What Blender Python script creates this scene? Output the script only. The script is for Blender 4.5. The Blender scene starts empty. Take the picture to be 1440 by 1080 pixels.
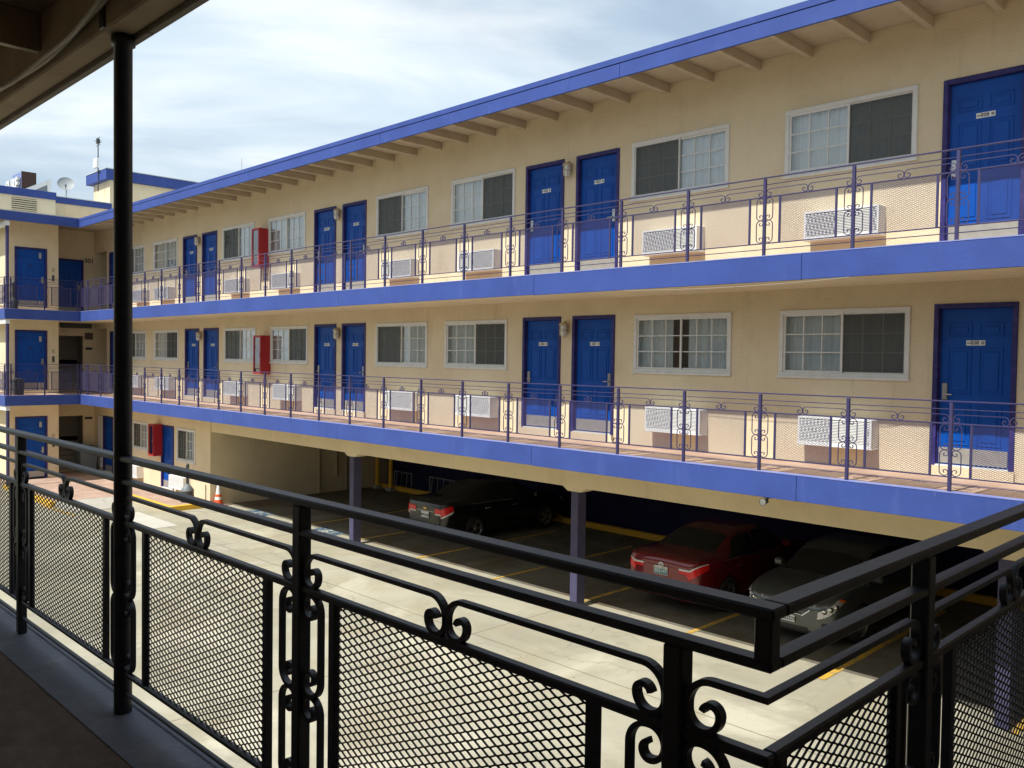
import bpy, bmesh, math, random
import numpy as np
from mathutils import Vector, Matrix
random.seed(7)
S = bpy.context.scene
COL = S.collection
R = math.radians

# ------------------------------------------------------------------ mesh collector
class MB:
    def __init__(self):
        self.v = []; self.f = []; self.m = []; self.smooth = []
    def add(self, vs, fs, mi=0, sm=False):
        b = len(self.v)
        self.v += [tuple(p) for p in vs]
        for f in fs:
            self.f.append(tuple(i + b for i in f)); self.m.append(mi); self.smooth.append(sm)
    def box(self, x0, x1, y0, y1, z0, z1, mi=0):
        v = [(x, y, z) for z in (z0, z1) for y in (y0, y1) for x in (x0, x1)]
        self.add(v, [(0,2,3,1), (4,5,7,6), (0,1,5,4), (1,3,7,5), (3,2,6,7), (2,0,4,6)], mi)
    def bbox(self, x0, x1, y0, y1, z0, z1, c=.004, mi=0):
        """box with chamfered vertical/long edges (chamfer on all twelve edges)"""
        bm = bmesh.new()
        bmesh.ops.create_cube(bm, size=1)
        for w in bm.verts:
            w.co = Vector(((x0+x1)/2 + w.co.x*(x1-x0), (y0+y1)/2 + w.co.y*(y1-y0), (z0+z1)/2 + w.co.z*(z1-z0)))
        bmesh.ops.bevel(bm, geom=list(bm.edges), offset=c, segments=1, affect='EDGES')
        bm.verts.index_update()
        self.add([w.co[:] for w in bm.verts], [[w.index for w in f.verts] for f in bm.faces], mi)
        bm.free()
    def tube(self, pts, r, n=8, mi=0, cap=True, sm=True):
        pts = [Vector(p) for p in pts]
        rs = r if isinstance(r, (list, tuple)) else [r]*len(pts)
        rings = []
        up = None
        for i, p in enumerate(pts):
            t = (pts[min(i+1, len(pts)-1)] - pts[max(i-1, 0)]).normalized()
            if up is None:
                a = Vector((0,0,1)) if abs(t.z) < .9 else Vector((1,0,0))
            else: a = up
            e1 = t.cross(a)
            if e1.length < 1e-5: e1 = t.cross(Vector((0,1,0)))
            e1.normalize(); e2 = e1.cross(t).normalized(); up = e2
            rings.append([p + e1*rs[i]*math.cos(2*math.pi*k/n) + e2*rs[i]*math.sin(2*math.pi*k/n) for k in range(n)])
        vs = [q for g in rings for q in g]; fs = []
        for i in range(len(pts)-1):
            for k in range(n):
                a, b = i*n+k, i*n+(k+1)%n
                fs.append((a, b, b+n, a+n))
        self.add(vs, fs, mi, sm)
        if cap:
            self.add(rings[0], [tuple(range(n))[::-1]], mi); self.add(rings[-1], [tuple(range(n))], mi)
    def lathe(self, prof, n=24, c=(0,0,0), axis='z', mi=0, sm=True):
        vs = []; fs = []
        for (r, h) in prof:
            for k in range(n):
                a = 2*math.pi*k/n; p, q = r*math.cos(a), r*math.sin(a)
                w = {'z': (p, q, h), 'x': (h, p, q), 'y': (q, h, p)}[axis]
                vs.append((w[0]+c[0], w[1]+c[1], w[2]+c[2]))
        for i in range(len(prof)-1):
            for k in range(n):
                fs.append((i*n+k, i*n+(k+1)%n, (i+1)*n+(k+1)%n, (i+1)*n+k))
        self.add(vs, fs, mi, sm)
    def sweep(self, pts, t, d, o=(0,0,0), mi=0):
        """flat bar of in-plane thickness t and depth d along a polyline in the XZ plane"""
        n = len(pts); P = [Vector((a, b)) for a, b in pts]; L = []
        for i in range(n):
            tan = (P[min(i+1, n-1)] - P[max(i-1, 0)])
            if tan.length < 1e-9: tan = Vector((1, 0))
            tan.normalize(); L.append(Vector((-tan.y, tan.x)))
        vs = []
        for p, q in zip(P, L):
            for s, y in ((1,-1), (1,1), (-1,1), (-1,-1)):
                w = p + q*s*t/2; vs.append((w.x+o[0], y*d/2+o[1], w.y+o[2]))
        fs = []
        for i in range(n-1):
            for k in range(4):
                a, b = i*4+k, i*4+(k+1)%4
                fs.append((a, a+4, b+4, b))
        fs += [(0,1,2,3), tuple((n-1)*4+k for k in (3,2,1,0))]
        self.add(vs, fs, mi)
    def text(self, s, size, mat, mi=0, ext=.002, bold=0.0):
        """lettering; mat places the XY plane of the letters"""
        cu = bpy.data.curves.new('lettering', 'FONT'); cu.body = s; cu.size = size
        cu.align_x = 'CENTER'; cu.align_y = 'CENTER'; cu.extrude = ext; cu.offset = bold; cu.resolution_u = 3
        ob = bpy.data.objects.new('lettering', cu); COL.objects.link(ob)
        dg = bpy.context.evaluated_depsgraph_get()
        me = bpy.data.meshes.new_from_object(ob.evaluated_get(dg))
        self.add([(mat @ w.co)[:] for w in me.vertices], [tuple(p.vertices) for p in me.polygons], mi)
        bpy.data.objects.remove(ob); bpy.data.curves.remove(cu); bpy.data.meshes.remove(me)
    def mesh(self, name, mats):
        me = bpy.data.meshes.new(name)
        me.from_pydata(self.v, [], self.f)
        for m in (mats if isinstance(mats, (list, tuple)) else [mats]): me.materials.append(m)
        me.polygons.foreach_set('material_index', self.m)
        me.polygons.foreach_set('use_smooth', self.smooth)
        me.update()
        return me

def link(name, me, parent=None, loc=(0,0,0), rz=0.0):
    o = bpy.data.objects.new(name, me); COL.objects.link(o)
    o.parent = parent; o.location = loc; o.rotation_euler = (0, 0, rz)
    return o
def build(name, mb, mats, parent=None, loc=(0,0,0), rz=0.0):
    return link(name, mb.mesh(name, mats), parent, loc, rz)
def empty(name, loc=(0,0,0), rz=0.0):
    o = bpy.data.objects.new(name, None); COL.objects.link(o); o.empty_display_size = .2
    o.location = loc; o.rotation_euler = (0,0,rz); return o
def tag(o, label, cat, group=None):
    o['label'] = label; o['category'] = cat
    if group: o['group'] = group
    return o
def structure(o):
    o['kind'] = 'structure'; return o
KIDS = {}
def copy_tree(o, parent=None):
    c = o.copy(); COL.objects.link(c); c.parent = parent
    for k in [k for k in bpy.data.objects if k.parent == o]: copy_tree(k, c)
    return c

# ------------------------------------------------------------------ materials
def mat(name, col, rough=.7, metal=0.0, spec=.5, noise=None, bump=None, coat=0.0):
    """noise = (scale, colour2, low, high, detail); bump = (scale, strength)"""
    m = bpy.data.materials.new(name); m.use_nodes = True
    nt = m.node_tree; b = nt.nodes['Principled BSDF']
    b.inputs['Base Color'].default_value = (*col, 1); b.inputs['Roughness'].default_value = rough
    b.inputs['Metallic'].default_value = metal; b.inputs['Specular IOR Level'].default_value = spec
    if coat: b.inputs['Coat Weight'].default_value = coat; b.inputs['Coat Roughness'].default_value = .05
    tc = None
    if noise or bump:
        tc = nt.nodes.new('ShaderNodeTexCoord')
    last = None
    if noise:
        for ns in (noise if isinstance(noise, list) else [noise]):
            sc, c2, lo, hi, det = ns[:5]
            st = ns[5] if len(ns) > 5 else (1,1,1)
            mp = nt.nodes.new('ShaderNodeMapping'); mp.inputs['Scale'].default_value = st
            mp.inputs['Location'].default_value = (random.random()*9, random.random()*9, random.random()*9)
            nt.links.new(tc.outputs['Object'], mp.inputs['Vector'])
            n = nt.nodes.new('ShaderNodeTexNoise'); n.inputs['Scale'].default_value = sc; n.inputs['Detail'].default_value = det
            n.inputs['Roughness'].default_value = .62
            nt.links.new(mp.outputs[0], n.inputs['Vector'])
            mr = nt.nodes.new('ShaderNodeMapRange'); mr.inputs[1].default_value = lo; mr.inputs[2].default_value = hi
            nt.links.new(n.outputs['Fac'], mr.inputs[0])
            mx = nt.nodes.new('ShaderNodeMix'); mx.data_type = 'RGBA'
            nt.links.new(mr.outputs[0], mx.inputs[0])
            if last is None: mx.inputs[6].default_value = (*col, 1)
            else: nt.links.new(last, mx.inputs[6])
            mx.inputs[7].default_value = (*c2, 1); last = mx.outputs[2]
        nt.links.new(last, b.inputs['Base Color'])
    if bump:
        n2 = nt.nodes.new('ShaderNodeTexNoise'); n2.inputs['Scale'].default_value = bump[0]; n2.inputs['Detail'].default_value = 4
        nt.links.new(tc.outputs['Object'], n2.inputs['Vector'])
        bp = nt.nodes.new('ShaderNodeBump'); bp.inputs['Strength'].default_value = bump[1]; bp.inputs['Distance'].default_value = .02
        nt.links.new(n2.outputs['Fac'], bp.inputs['Height']); nt.links.new(bp.outputs[0], b.inputs['Normal'])
    m['bsdf'] = 1
    return m

M = {}
M['stucco'] = mat('cream_stucco', (.70,.588,.405), .9, 0, .2,
    [(1.3, (.625,.52,.352), .4, .75, 6), (2.2, (.53,.44,.295), .57, .84, 7, (2.2,2.2,.25)), (.5, (.72,.62,.43), .5, .7, 4), (7, (.47,.39,.26), .68, .80, 6)], (48, .5))
M['soffit'] = mat('painted_soffit', (.50,.43,.325), .85, 0, .2, (3, (.42,.35,.26), .4, .8, 5))
M['trim'] = mat('periwinkle_trim_paint', (.040,.073,.270), .62, 0, .25,
    [(1.1, (.030,.056,.215), .4, .75, 6), (3.0, (.062,.098,.30), .57, .84, 7, (1.6,1.6,.3)), (9, (.028,.042,.16), .66, .78, 5), (14, (.16,.18,.30), .70, .76, 6, (1.5,1.5,.5))], (30, .1))
M['cap'] = mat('sunlit_lip_blue', (.20,.24,.55), .6, 0, .3, (5, (.30,.31,.50), .45, .75, 6))  # trim blue made paler to paint in sunlight on the walkway lip
M['door'] = mat('blue_door_paint', (.001,.066,.345), .45, 0, .22, (2.5, (.001,.050,.275), .4, .8, 5))
M['doorframe'] = mat('dark_violet_frame_paint', (.022,.020,.115), .5, 0, .3, (6, (.065,.045,.22), .5, .8, 4))
M['purple'] = mat('violet_rail_paint', (.042,.037,.105), .5, 0, .3, (14, (.062,.043,.078), .55, .8, 5))
M['lavender'] = mat('lavender_column_paint', (.070,.066,.125), .65, 0, .25, (4, (.052,.047,.095), .4, .8, 6))
M['black'] = mat('blackened_rail_paint', (.017,.017,.026), .45, 0, .5, [(18, (.028,.028,.042), .45, .75, 6), (40, (.06,.055,.055), .66, .8, 5)], (22, .10))
M['white'] = mat('white_vinyl_frame', (.66,.66,.63), .5, 0, .4, (8, (.56,.56,.52), .5, .8, 5))
M['acwhite'] = mat('white_enamel', (.74,.74,.71), .45, 0, .4, (6, (.62,.61,.56), .55, .85, 5))
M['louvre'] = mat('grey_louvre', (.22,.22,.22), .55)
M['dark'] = mat('dark_void', (.012,.012,.012), .9)
M['interior'] = mat('room_plaster', (.35,.32,.27), .9)
M['alu'] = mat('aluminium', (.45,.45,.44), .35, .9)
M['steel'] = mat('satin_steel', (.38,.38,.37), .3, .9)
M['kick'] = mat('grey_kick_plate', (.36,.34,.31), .45, .3, .4, (7, (.28,.26,.23), .4, .8, 5))
M['plate'] = mat('white_plate', (.70,.71,.68), .5)
M['ink'] = mat('black_ink', (.02,.025,.03), .6)
M['inkgrey'] = mat('grey_ink', (.22,.25,.20), .6)
M['red'] = mat('red_enamel', (.36,.016,.018), .4, 0, .4, (6, (.29,.014,.016), .4, .8, 4))
M['extred'] = mat('extinguisher_red', (.55,.02,.015), .3)
M['beige'] = mat('beige_lamp_metal', (.45,.38,.25), .5)
M['tile'] = None
M['concrete'] = None
M['yellow'] = mat('yellow_kerb_paint', (.78,.46,.045), .7, 0, .3, [(4, (.66,.42,.10), .5, .75, 7), (11, (.42,.36,.24), .66, .74, 8)])
M['yellowline'] = mat('worn_yellow_marking', (.70,.40,.03), .75, 0, .3, [(5, (.45,.31,.09), .43, .58, 8), (9, (.22,.18,.12), .54, .62, 9)])
M['bluepaint'] = mat('blue_marking_paint', (.045,.10,.16), .75, 0, .3, (7, (.26,.26,.22), .45, .62, 8))
M['whitepaint'] = mat('white_marking_paint', (.60,.60,.56), .75, 0, .3, (9, (.30,.29,.24), .42, .62, 8))
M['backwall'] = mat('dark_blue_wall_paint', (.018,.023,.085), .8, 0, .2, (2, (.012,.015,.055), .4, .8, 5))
M['rubber'] = mat('tyre_rubber', (.02,.02,.02), .85)
M['carglass'] = mat('car_glass', (.012,.014,.014), .06, 0, .6)
M['trimblack'] = mat('black_plastic', (.018,.018,.019), .55)
M['chrome'] = mat('chrome', (.75,.75,.75), .12, 1)
M['gold'] = mat('gold_emblem', (.65,.45,.14), .3, .8)
M['lens_red'] = mat('red_lens', (.72,.012,.015), .12, 0, .6)
M['headlamp'] = mat('faceted_headlamp', (.80,.80,.80), .18, .55, .6, (60, (.52,.52,.52), .45, .6, 3), (45, .6))
M['lens_white'] = mat('clear_lens', (.72,.72,.72), .12, 0, .6)
M['amber'] = mat('amber_lens', (.55,.12,.015), .15)
M['rim'] = mat('alloy_rim', (.45,.45,.46), .3, .85)
M['carblack'] = mat('black_car_paint', (.006,.008,.0075), .25, 0, .4, None, None, .5)
M['carred'] = mat('red_car_paint', (.17,.007,.012), .25, .2, .5, None, None, .9)
M['cargrey'] = mat('grey_car_paint', (.085,.095,.095), .3, .5, .5, None, None, .7)
M['orange'] = mat('orange_cone_plastic', (.75,.10,.02), .55)
M['conewhite'] = mat('white_reflective_band', (.75,.74,.70), .5)
M['greyplastic'] = mat('grey_plastic', (.17,.19,.20), .55)
M['darkgrey'] = mat('dark_grey_plastic', (.045,.048,.05), .5)
M['woodbrown'] = mat('brown_sign_panel', (.055,.030,.025), .7)
M['signblue'] = mat('blue_sign_box', (.17,.22,.42), .6)
M['dish'] = mat('grey_dish', (.30,.32,.32), .6)
M['roofgrey'] = mat('pale_roof_sheet', (.50,.54,.54), .7, 0, .3, (3, (.40,.43,.42), .4, .8, 5))
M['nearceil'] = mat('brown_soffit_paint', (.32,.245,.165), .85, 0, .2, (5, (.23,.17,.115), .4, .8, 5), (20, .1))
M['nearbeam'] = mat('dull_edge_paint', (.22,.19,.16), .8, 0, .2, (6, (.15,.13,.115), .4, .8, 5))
M['joist'] = mat('lit_joist_underside', (.50,.44,.34), .8)  # pale tone paints in the light on the joist undersides
M['carpet'] = mat('brown_walkway_coating', (.19,.145,.115), .95, 0, .1, [(9, (.14,.105,.085), .4, .7, 7), (60, (.25,.20,.165), .6, .7, 4), (3, (.11,.085,.07), .55, .7, 7)], (140, .6))
M['border'] = mat('slate_floor_paint', (.12,.13,.165), .6, 0, .3, [(4, (.19,.195,.21), .52, .72, 8), (7, (.09,.095,.12), .56, .70, 8), (30, (.045,.045,.05), .70, .76, 6)], (45, .2))
M['cable'] = mat('pale_cable_jacket', (.30,.26,.20), .7)
M['signbrown'] = mat('brown_sign_plate', (.10,.07,.05), .6)

def glass_mat():
    m = bpy.data.materials.new('window_glass'); m.use_nodes = True; nt = m.node_tree; nt.nodes.clear()
    out = nt.nodes.new('ShaderNodeOutputMaterial'); t = nt.nodes.new('ShaderNodeBsdfTransparent'); g = nt.nodes.new('ShaderNodeBsdfGlossy')
    t.inputs[0].default_value = (.90,.93,.92,1); g.inputs['Roughness'].default_value = .02
    lw = nt.nodes.new('ShaderNodeFresnel'); lw.inputs['IOR'].default_value = 1.55
    ma = nt.nodes.new('ShaderNodeMath'); ma.operation = 'MULTIPLY'; ma.inputs[1].default_value = 2.9
    nt.links.new(lw.outputs[0], ma.inputs[0])
    mx = nt.nodes.new('ShaderNodeMixShader'); nt.links.new(ma.outputs[0], mx.inputs[0])
    nt.links.new(t.outputs[0], mx.inputs[1]); nt.links.new(g.outputs[0], mx.inputs[2]); nt.links.new(mx.outputs[0], out.inputs[0])
    return m
def screen_mat():
    m = bpy.data.materials.new('insect_screen'); m.use_nodes = True; nt = m.node_tree; nt.nodes.clear()
    out = nt.nodes.new('ShaderNodeOutputMaterial'); t = nt.nodes.new('ShaderNodeBsdfTransparent'); d = nt.nodes.new('ShaderNodeBsdfDiffuse')
    d.inputs[0].default_value = (.085,.088,.080,1)
    mx = nt.nodes.new('ShaderNodeMixShader'); mx.inputs[0].default_value = .66
    nt.links.new(t.outputs[0], mx.inputs[1]); nt.links.new(d.outputs[0], mx.inputs[2]); nt.links.new(mx.outputs[0], out.inputs[0])
    return m
def curtain_mat():
    m = bpy.data.materials.new('white_sheer_curtain'); m.use_nodes = True; nt = m.node_tree
    b = nt.nodes['Principled BSDF']; b.inputs['Base Color'].default_value = (.86,.88,.89,1); b.inputs['Roughness'].default_value = .9
    b.inputs['Specular IOR Level'].default_value = .1
    return m
M['glass'] = glass_mat(); M['screen'] = screen_mat(); M['curtain'] = curtain_mat()

def concrete_mat(name, base, stain1, stain2, joints, dirt=0.0):
    m = bpy.data.materials.new(name); m.use_nodes = True; nt = m.node_tree; N = nt.nodes.new; L = nt.links.new
    b = nt.nodes['Principled BSDF']; b.inputs['Roughness'].default_value = .9; b.inputs['Specular IOR Level'].default_value = .15
    tc = N('ShaderNodeTexCoord')
    def noise(sc, det, lo, hi, st=(1,1,1), dist=0.0, off=(0,0,0)):
        mp = N('ShaderNodeMapping'); mp.inputs['Scale'].default_value = st; mp.inputs['Location'].default_value = off; L(tc.outputs['Object'], mp.inputs[0])
        n = N('ShaderNodeTexNoise'); n.inputs['Scale'].default_value = sc; n.inputs['Detail'].default_value = det; n.inputs['Roughness'].default_value = .62
        n.inputs['Distortion'].default_value = dist
        L(mp.outputs[0], n.inputs['Vector'])
        r = N('ShaderNodeMapRange'); r.inputs[1].default_value = lo; r.inputs[2].default_value = hi; L(n.outputs['Fac'], r.inputs[0]); return r.outputs[0]
    def mix(f, a, c, fac=None):
        x = N('ShaderNodeMix'); x.data_type = 'RGBA'
        if fac is not None:
            q = N('ShaderNodeMath'); q.operation = 'MULTIPLY'; q.inputs[1].default_value = fac; L(f, q.inputs[0]); f = q.outputs[0]
        L(f, x.inputs[0])
        if isinstance(a, tuple): x.inputs[6].default_value = (*a, 1)
        else: L(a, x.inputs[6])
        x.inputs[7].default_value = (*c, 1); return x.outputs[2]
    c = mix(noise(.45, 8, .38, .66, dist=.8), base, stain1)
    c = mix(noise(.9, 9, .48, .68, (1,.55,1), .7, (4,2,0)), c, stain2, .8)
    c = mix(noise(2.6, 8, .58, .70, (1,1,1), .6, (9,1,0)), c, tuple(x*.62 for x in base), .55 + dirt)
    c = mix(noise(.35, 5, .54, .64, (1,1,1), .5, (1,7,0)), c, tuple(min(1, x*1.25) for x in base), .8)
    ck = N('ShaderNodeTexVoronoi'); ck.feature = 'DISTANCE_TO_EDGE'; ck.inputs['Scale'].default_value = .21
    cn = N('ShaderNodeTexNoise'); cn.inputs['Scale'].default_value = 1.4; cn.inputs['Detail'].default_value = 7; L(tc.outputs['Object'], cn.inputs['Vector'])
    cs = N('ShaderNodeVectorMath'); cs.operation = 'MULTIPLY_ADD'; cs.inputs[1].default_value = (.9,.9,.0); L(cn.outputs['Color'], cs.inputs[0]); L(tc.outputs['Object'], cs.inputs[2])
    L(cs.outputs[0], ck.inputs['Vector'])
    cr = N('ShaderNodeMapRange'); cr.inputs[1].default_value = .0028; cr.inputs[2].default_value = .0008; L(ck.outputs['Distance'], cr.inputs[0])
    c = mix(cr.outputs[0], c, tuple(x*.5 for x in base), .55)
    c = mix(noise(.8, 9, .57, .68, (.35,1,1), .4, (2,5,0)), c, tuple(x*.66 for x in base), .6)
    c = mix(noise(22, 4, .62, .72), c, tuple(x*.55 for x in base), .5)
    vo = N('ShaderNodeTexVoronoi'); vo.inputs['Scale'].default_value = 1.7
    L(tc.outputs['Object'], vo.inputs['Vector'])
    rv = N('ShaderNodeMapRange'); rv.inputs[1].default_value = .035; rv.inputs[2].default_value = .02; L(vo.outputs['Distance'], rv.inputs[0])
    c = mix(rv.outputs[0], c, (.10,.085,.06), .8)
    if dirt:
        c = mix(noise(1.1, 6, .50, .70, (1,.35,1), .5, (3,3,0)), c, (.12,.085,.05), .9)
    sx = N('ShaderNodeSeparateXYZ'); L(tc.outputs['Object'], sx.inputs[0])
    wob = noise(1.3, 3, 0, 1)
    for ax, per, off in joints:
        a = N('ShaderNodeMath'); a.operation = 'ADD'; a.inputs[1].default_value = off; L(sx.outputs[ax], a.inputs[0])
        w = N('ShaderNodeMath'); w.operation = 'MULTIPLY_ADD'; w.inputs[1].default_value = .05; L(wob, w.inputs[0]); L(a.outputs[0], w.inputs[2])
        d = N('ShaderNodeMath'); d.operation = 'PINGPONG'; d.inputs[1].default_value = per/2; L(w.outputs[0], d.inputs[0])
        r = N('ShaderNodeMapRange'); r.inputs[1].default_value = .016; r.inputs[2].default_value = .007; L(d.outputs[0], r.inputs[0])
        c = mix(r.outputs[0], c, (.13,.11,.08), .75)
    L(c, b.inputs['Base Color'])
    n2 = N('ShaderNodeTexNoise'); n2.inputs['Scale'].default_value = 35; n2.inputs['Detail'].default_value = 6; L(tc.outputs['Object'], n2.inputs['Vector'])
    bp = N('ShaderNodeBump'); bp.inputs['Strength'].default_value = .25; bp.inputs['Distance'].default_value = .01
    L(n2.outputs['Fac'], bp.inputs['Height']); L(bp.outputs[0], b.inputs['Normal'])
    return m
M['concrete'] = concrete_mat('courtyard_concrete', (.425,.395,.30), (.31,.29,.215), (.35,.305,.205), [(0, 9.4, 10.85), (1, 9.2, -9.98)])
M['carfloor'] = concrete_mat('oily_shade_dark_concrete', (.185,.17,.13), (.135,.12,.09), (.10,.08,.05), [(0, 5.2, 13.3)], .3)  # oil-stained concrete, darkened further to put the carport shade into its colour
M['kerbstone'] = concrete_mat('ramp_concrete', (.46,.44,.38), (.40,.38,.33), (.42,.38,.30), [])

def tile_mat():
    m = bpy.data.materials.new('terracotta_tiles'); m.use_nodes = True; nt = m.node_tree; N = nt.nodes.new; L = nt.links.new
    b = nt.nodes['Principled BSDF']; b.inputs['Roughness'].default_value = .75
    tc = N('ShaderNodeTexCoord'); br = N('ShaderNodeTexBrick'); L(tc.outputs['Object'], br.inputs['Vector'])
    br.offset = 0; br.inputs['Scale'].default_value = 1; br.inputs['Brick Width'].default_value = .3; br.inputs['Row Height'].default_value = .3
    br.inputs['Mortar Size'].default_value = .006
    br.inputs['Color1'].default_value = (.39,.255,.19,1); br.inputs['Color2'].default_value = (.45,.305,.225,1); br.inputs['Mortar'].default_value = (.30,.22,.17,1)
    n = N('ShaderNodeTexNoise'); n.inputs['Scale'].default_value = 1.5; n.inputs['Detail'].default_value = 7; L(tc.outputs['Object'], n.inputs['Vector'])
    r = N('ShaderNodeMapRange'); r.inputs[1].default_value = .45; r.inputs[2].default_value = .75; L(n.outputs['Fac'], r.inputs[0])
    x = N('ShaderNodeMix'); x.data_type = 'RGBA'; L(r.outputs[0], x.inputs[0]); L(br.outputs['Color'], x.inputs[6]); x.inputs[7].default_value = (.52,.38,.29,1)
    L(x.outputs[2], b.inputs['Base Color']); return m
M['tile'] = tile_mat()
SKY, SUNE, EXPO = .10, 4.2, .45
CLOUD_A, CLOUD_B, CL_OFF = (5.1,6.2,7.1), (7.4,7.9,8.2), (1.3, .4, 0)
# ------------------------------------------------------------------ levels and planes
G, F1, F2, F3 = -4.75, -4.60, -1.50, 1.45       # courtyard, pavement, middle walkway, top walkway (eye level = 0)
YE, YW, YB = 10.83, 12.33, 19.2                 # walkway edge, facade, back of the building
XW = -32.75                                     # inner corner of the two walkways

def holes_wall(mb, x0, x1, z0, z1, y, holes, depth=.15, mi=0):
    """stucco wall in the plane Y=y facing -Y, with openings (x0,x1,z0,z1) and their reveals"""
    xs = sorted({x0, x1, *[h[0] for h in holes], *[h[1] for h in holes]})
    zs = sorted({z0, z1, *[h[2] for h in holes], *[h[3] for h in holes]})
    xs = [x for x in xs if x0 <= x <= x1]; zs = [z for z in zs if z0 <= z <= z1]
    idx = {}; vs = []; fs = []
    def vi(x, z):
        if (x, z) not in idx: idx[(x, z)] = len(vs); vs.append((x, y, z))
        return idx[(x, z)]
    for a, b in zip(xs, xs[1:]):
        for c, d in zip(zs, zs[1:]):
            mx, mz = (a+b)/2, (c+d)/2
            if any(h[0] < mx < h[1] and h[2] < mz < h[3] for h in holes): continue
            fs.append((vi(a,c), vi(b,c), vi(b,d), vi(a,d)))
    mb.add(vs, fs, mi)
    for a, b, c, d in holes:
        q = [(a,y,c),(b,y,c),(b,y,d),(a,y,d)]; w = [(p[0], y+depth, p[2]) for p in q]
        mb.add(q+w, [(0,4,5,1),(1,5,6,2),(2,6,7,3),(3,7,4,0)], mi)

# ------------------------------------------------------------------ windows (origin: lower left corner of the frame, wall plane y=0, facing -Y)
WW, WH = 1.95, 1.01
def win_meshes(w, h, white, gap=False, blank=None):
    """white: which sashes carry the white muntins, 'L', 'R' or 'B'; the other one has a dark insect screen"""
    fr = MB(); t = .065
    fr.bbox(0, w, -.025, .05, 0, t, .006); fr.bbox(0, w, -.025, .05, h-t, h, .006)
    fr.bbox(0, t, -.024, .05, t, h-t, .006); fr.bbox(w-t, w, -.024, .05, t, h-t, .006)
    fr.bbox(-.012, w+.012, -.045, .02, -.02, .012, .004)
    mid = w/2
    sashes = {'L': (t, mid+.02), 'R': (mid-.02, w-t)}
    sa = MB(); mu = MB(); sc = MB(); pn = MB()
    for k, (a, b) in sashes.items():
        lt = k in white or white == 'B'
        y0 = -.005 if k == 'L' else .018
        s = .032
        sa.box(a, b, y0, y0+.02, t, t+s); sa.box(a, b, y0, y0+.02, h-t-s, h-t)
        sa.box(a, a+s, y0, y0+.02, t+s, h-t-s); sa.box(b-s, b, y0, y0+.02, t+s, h-t-s)
        gx0, gx1, gz0, gz1 = a+s, b-s, t+s, h-t-s
        for i in (1, 2):
            x = gx0 + (gx1-gx0)*i/3; mu.box(x-.008, x+.008, y0+.006, y0+.019, gz0, gz1)
            z = gz0 + (gz1-gz0)*i/3; mu.box(gx0, gx1, y0+.007, y0+.018, z-.008, z+.008)
        yy = y0 + .0205
        pn.add([(gx0,yy,gz0),(gx1,yy,gz0),(gx1,yy,gz1),(gx0,yy,gz1)], [(0,1,2,3)])
        if not lt:
            ys = y0 - .003
            sc.add([(gx0-.012,ys,gz0-.012),(gx1+.012,ys,gz0-.012),(gx1+.012,ys,gz1+.012),(gx0-.012,ys,gz1+.012)], [(0,1,2,3)])
    cu = MB()
    spans = [(.02, w-.02)] if not gap else [(.02, w*.40), (w*.55, w-.02)]
    for a, b in spans:
        n = int((b-a)/.016); pts = []
        ph = random.random()*6
        for i in range(n+1):
            x = a + (b-a)*i/n
            pts.append((x, .10 + .020*math.sin(x*34+ph) + .010*math.sin(x*77+ph*2) + .008*math.sin(x*13)))
        vs = [(x, y, z) for z in (.03, h-.03) for x, y in pts]
        cu.add(vs, [(i, i+1, n+2+i, n+1+i) for i in range(n)], 0, True)
    return fr, sa, mu, pn, sc, cu
WCACHE = {}
def window(parent, x, z, white='L', gap=False, w=WW, h=WH, y=YW):
    key = (white, gap, round(w,2), round(h,2))
    if key not in WCACHE:
        fr, sa, mu, pn, sc, cu = win_meshes(w, h, white, gap)
        WCACHE[key] = (fr.mesh('window', M['white']), sa.mesh('sash', M['white']), mu.mesh('muntins', M['white']), pn.mesh('pane', M['glass']),
                       sc.mesh('insect_screen', M['screen']) if sc.v else None, cu.mesh('curtain', M['curtain']))
    c = WCACHE[key]
    o = link('window', c[0], parent, (x, y, z))
    link('sash', c[1], o); link('muntins', c[2], o); link('pane', c[3], o)
    if c[4]: link('insect_screen', c[4], o)
    link('curtain', c[5], o)
    return o

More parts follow.
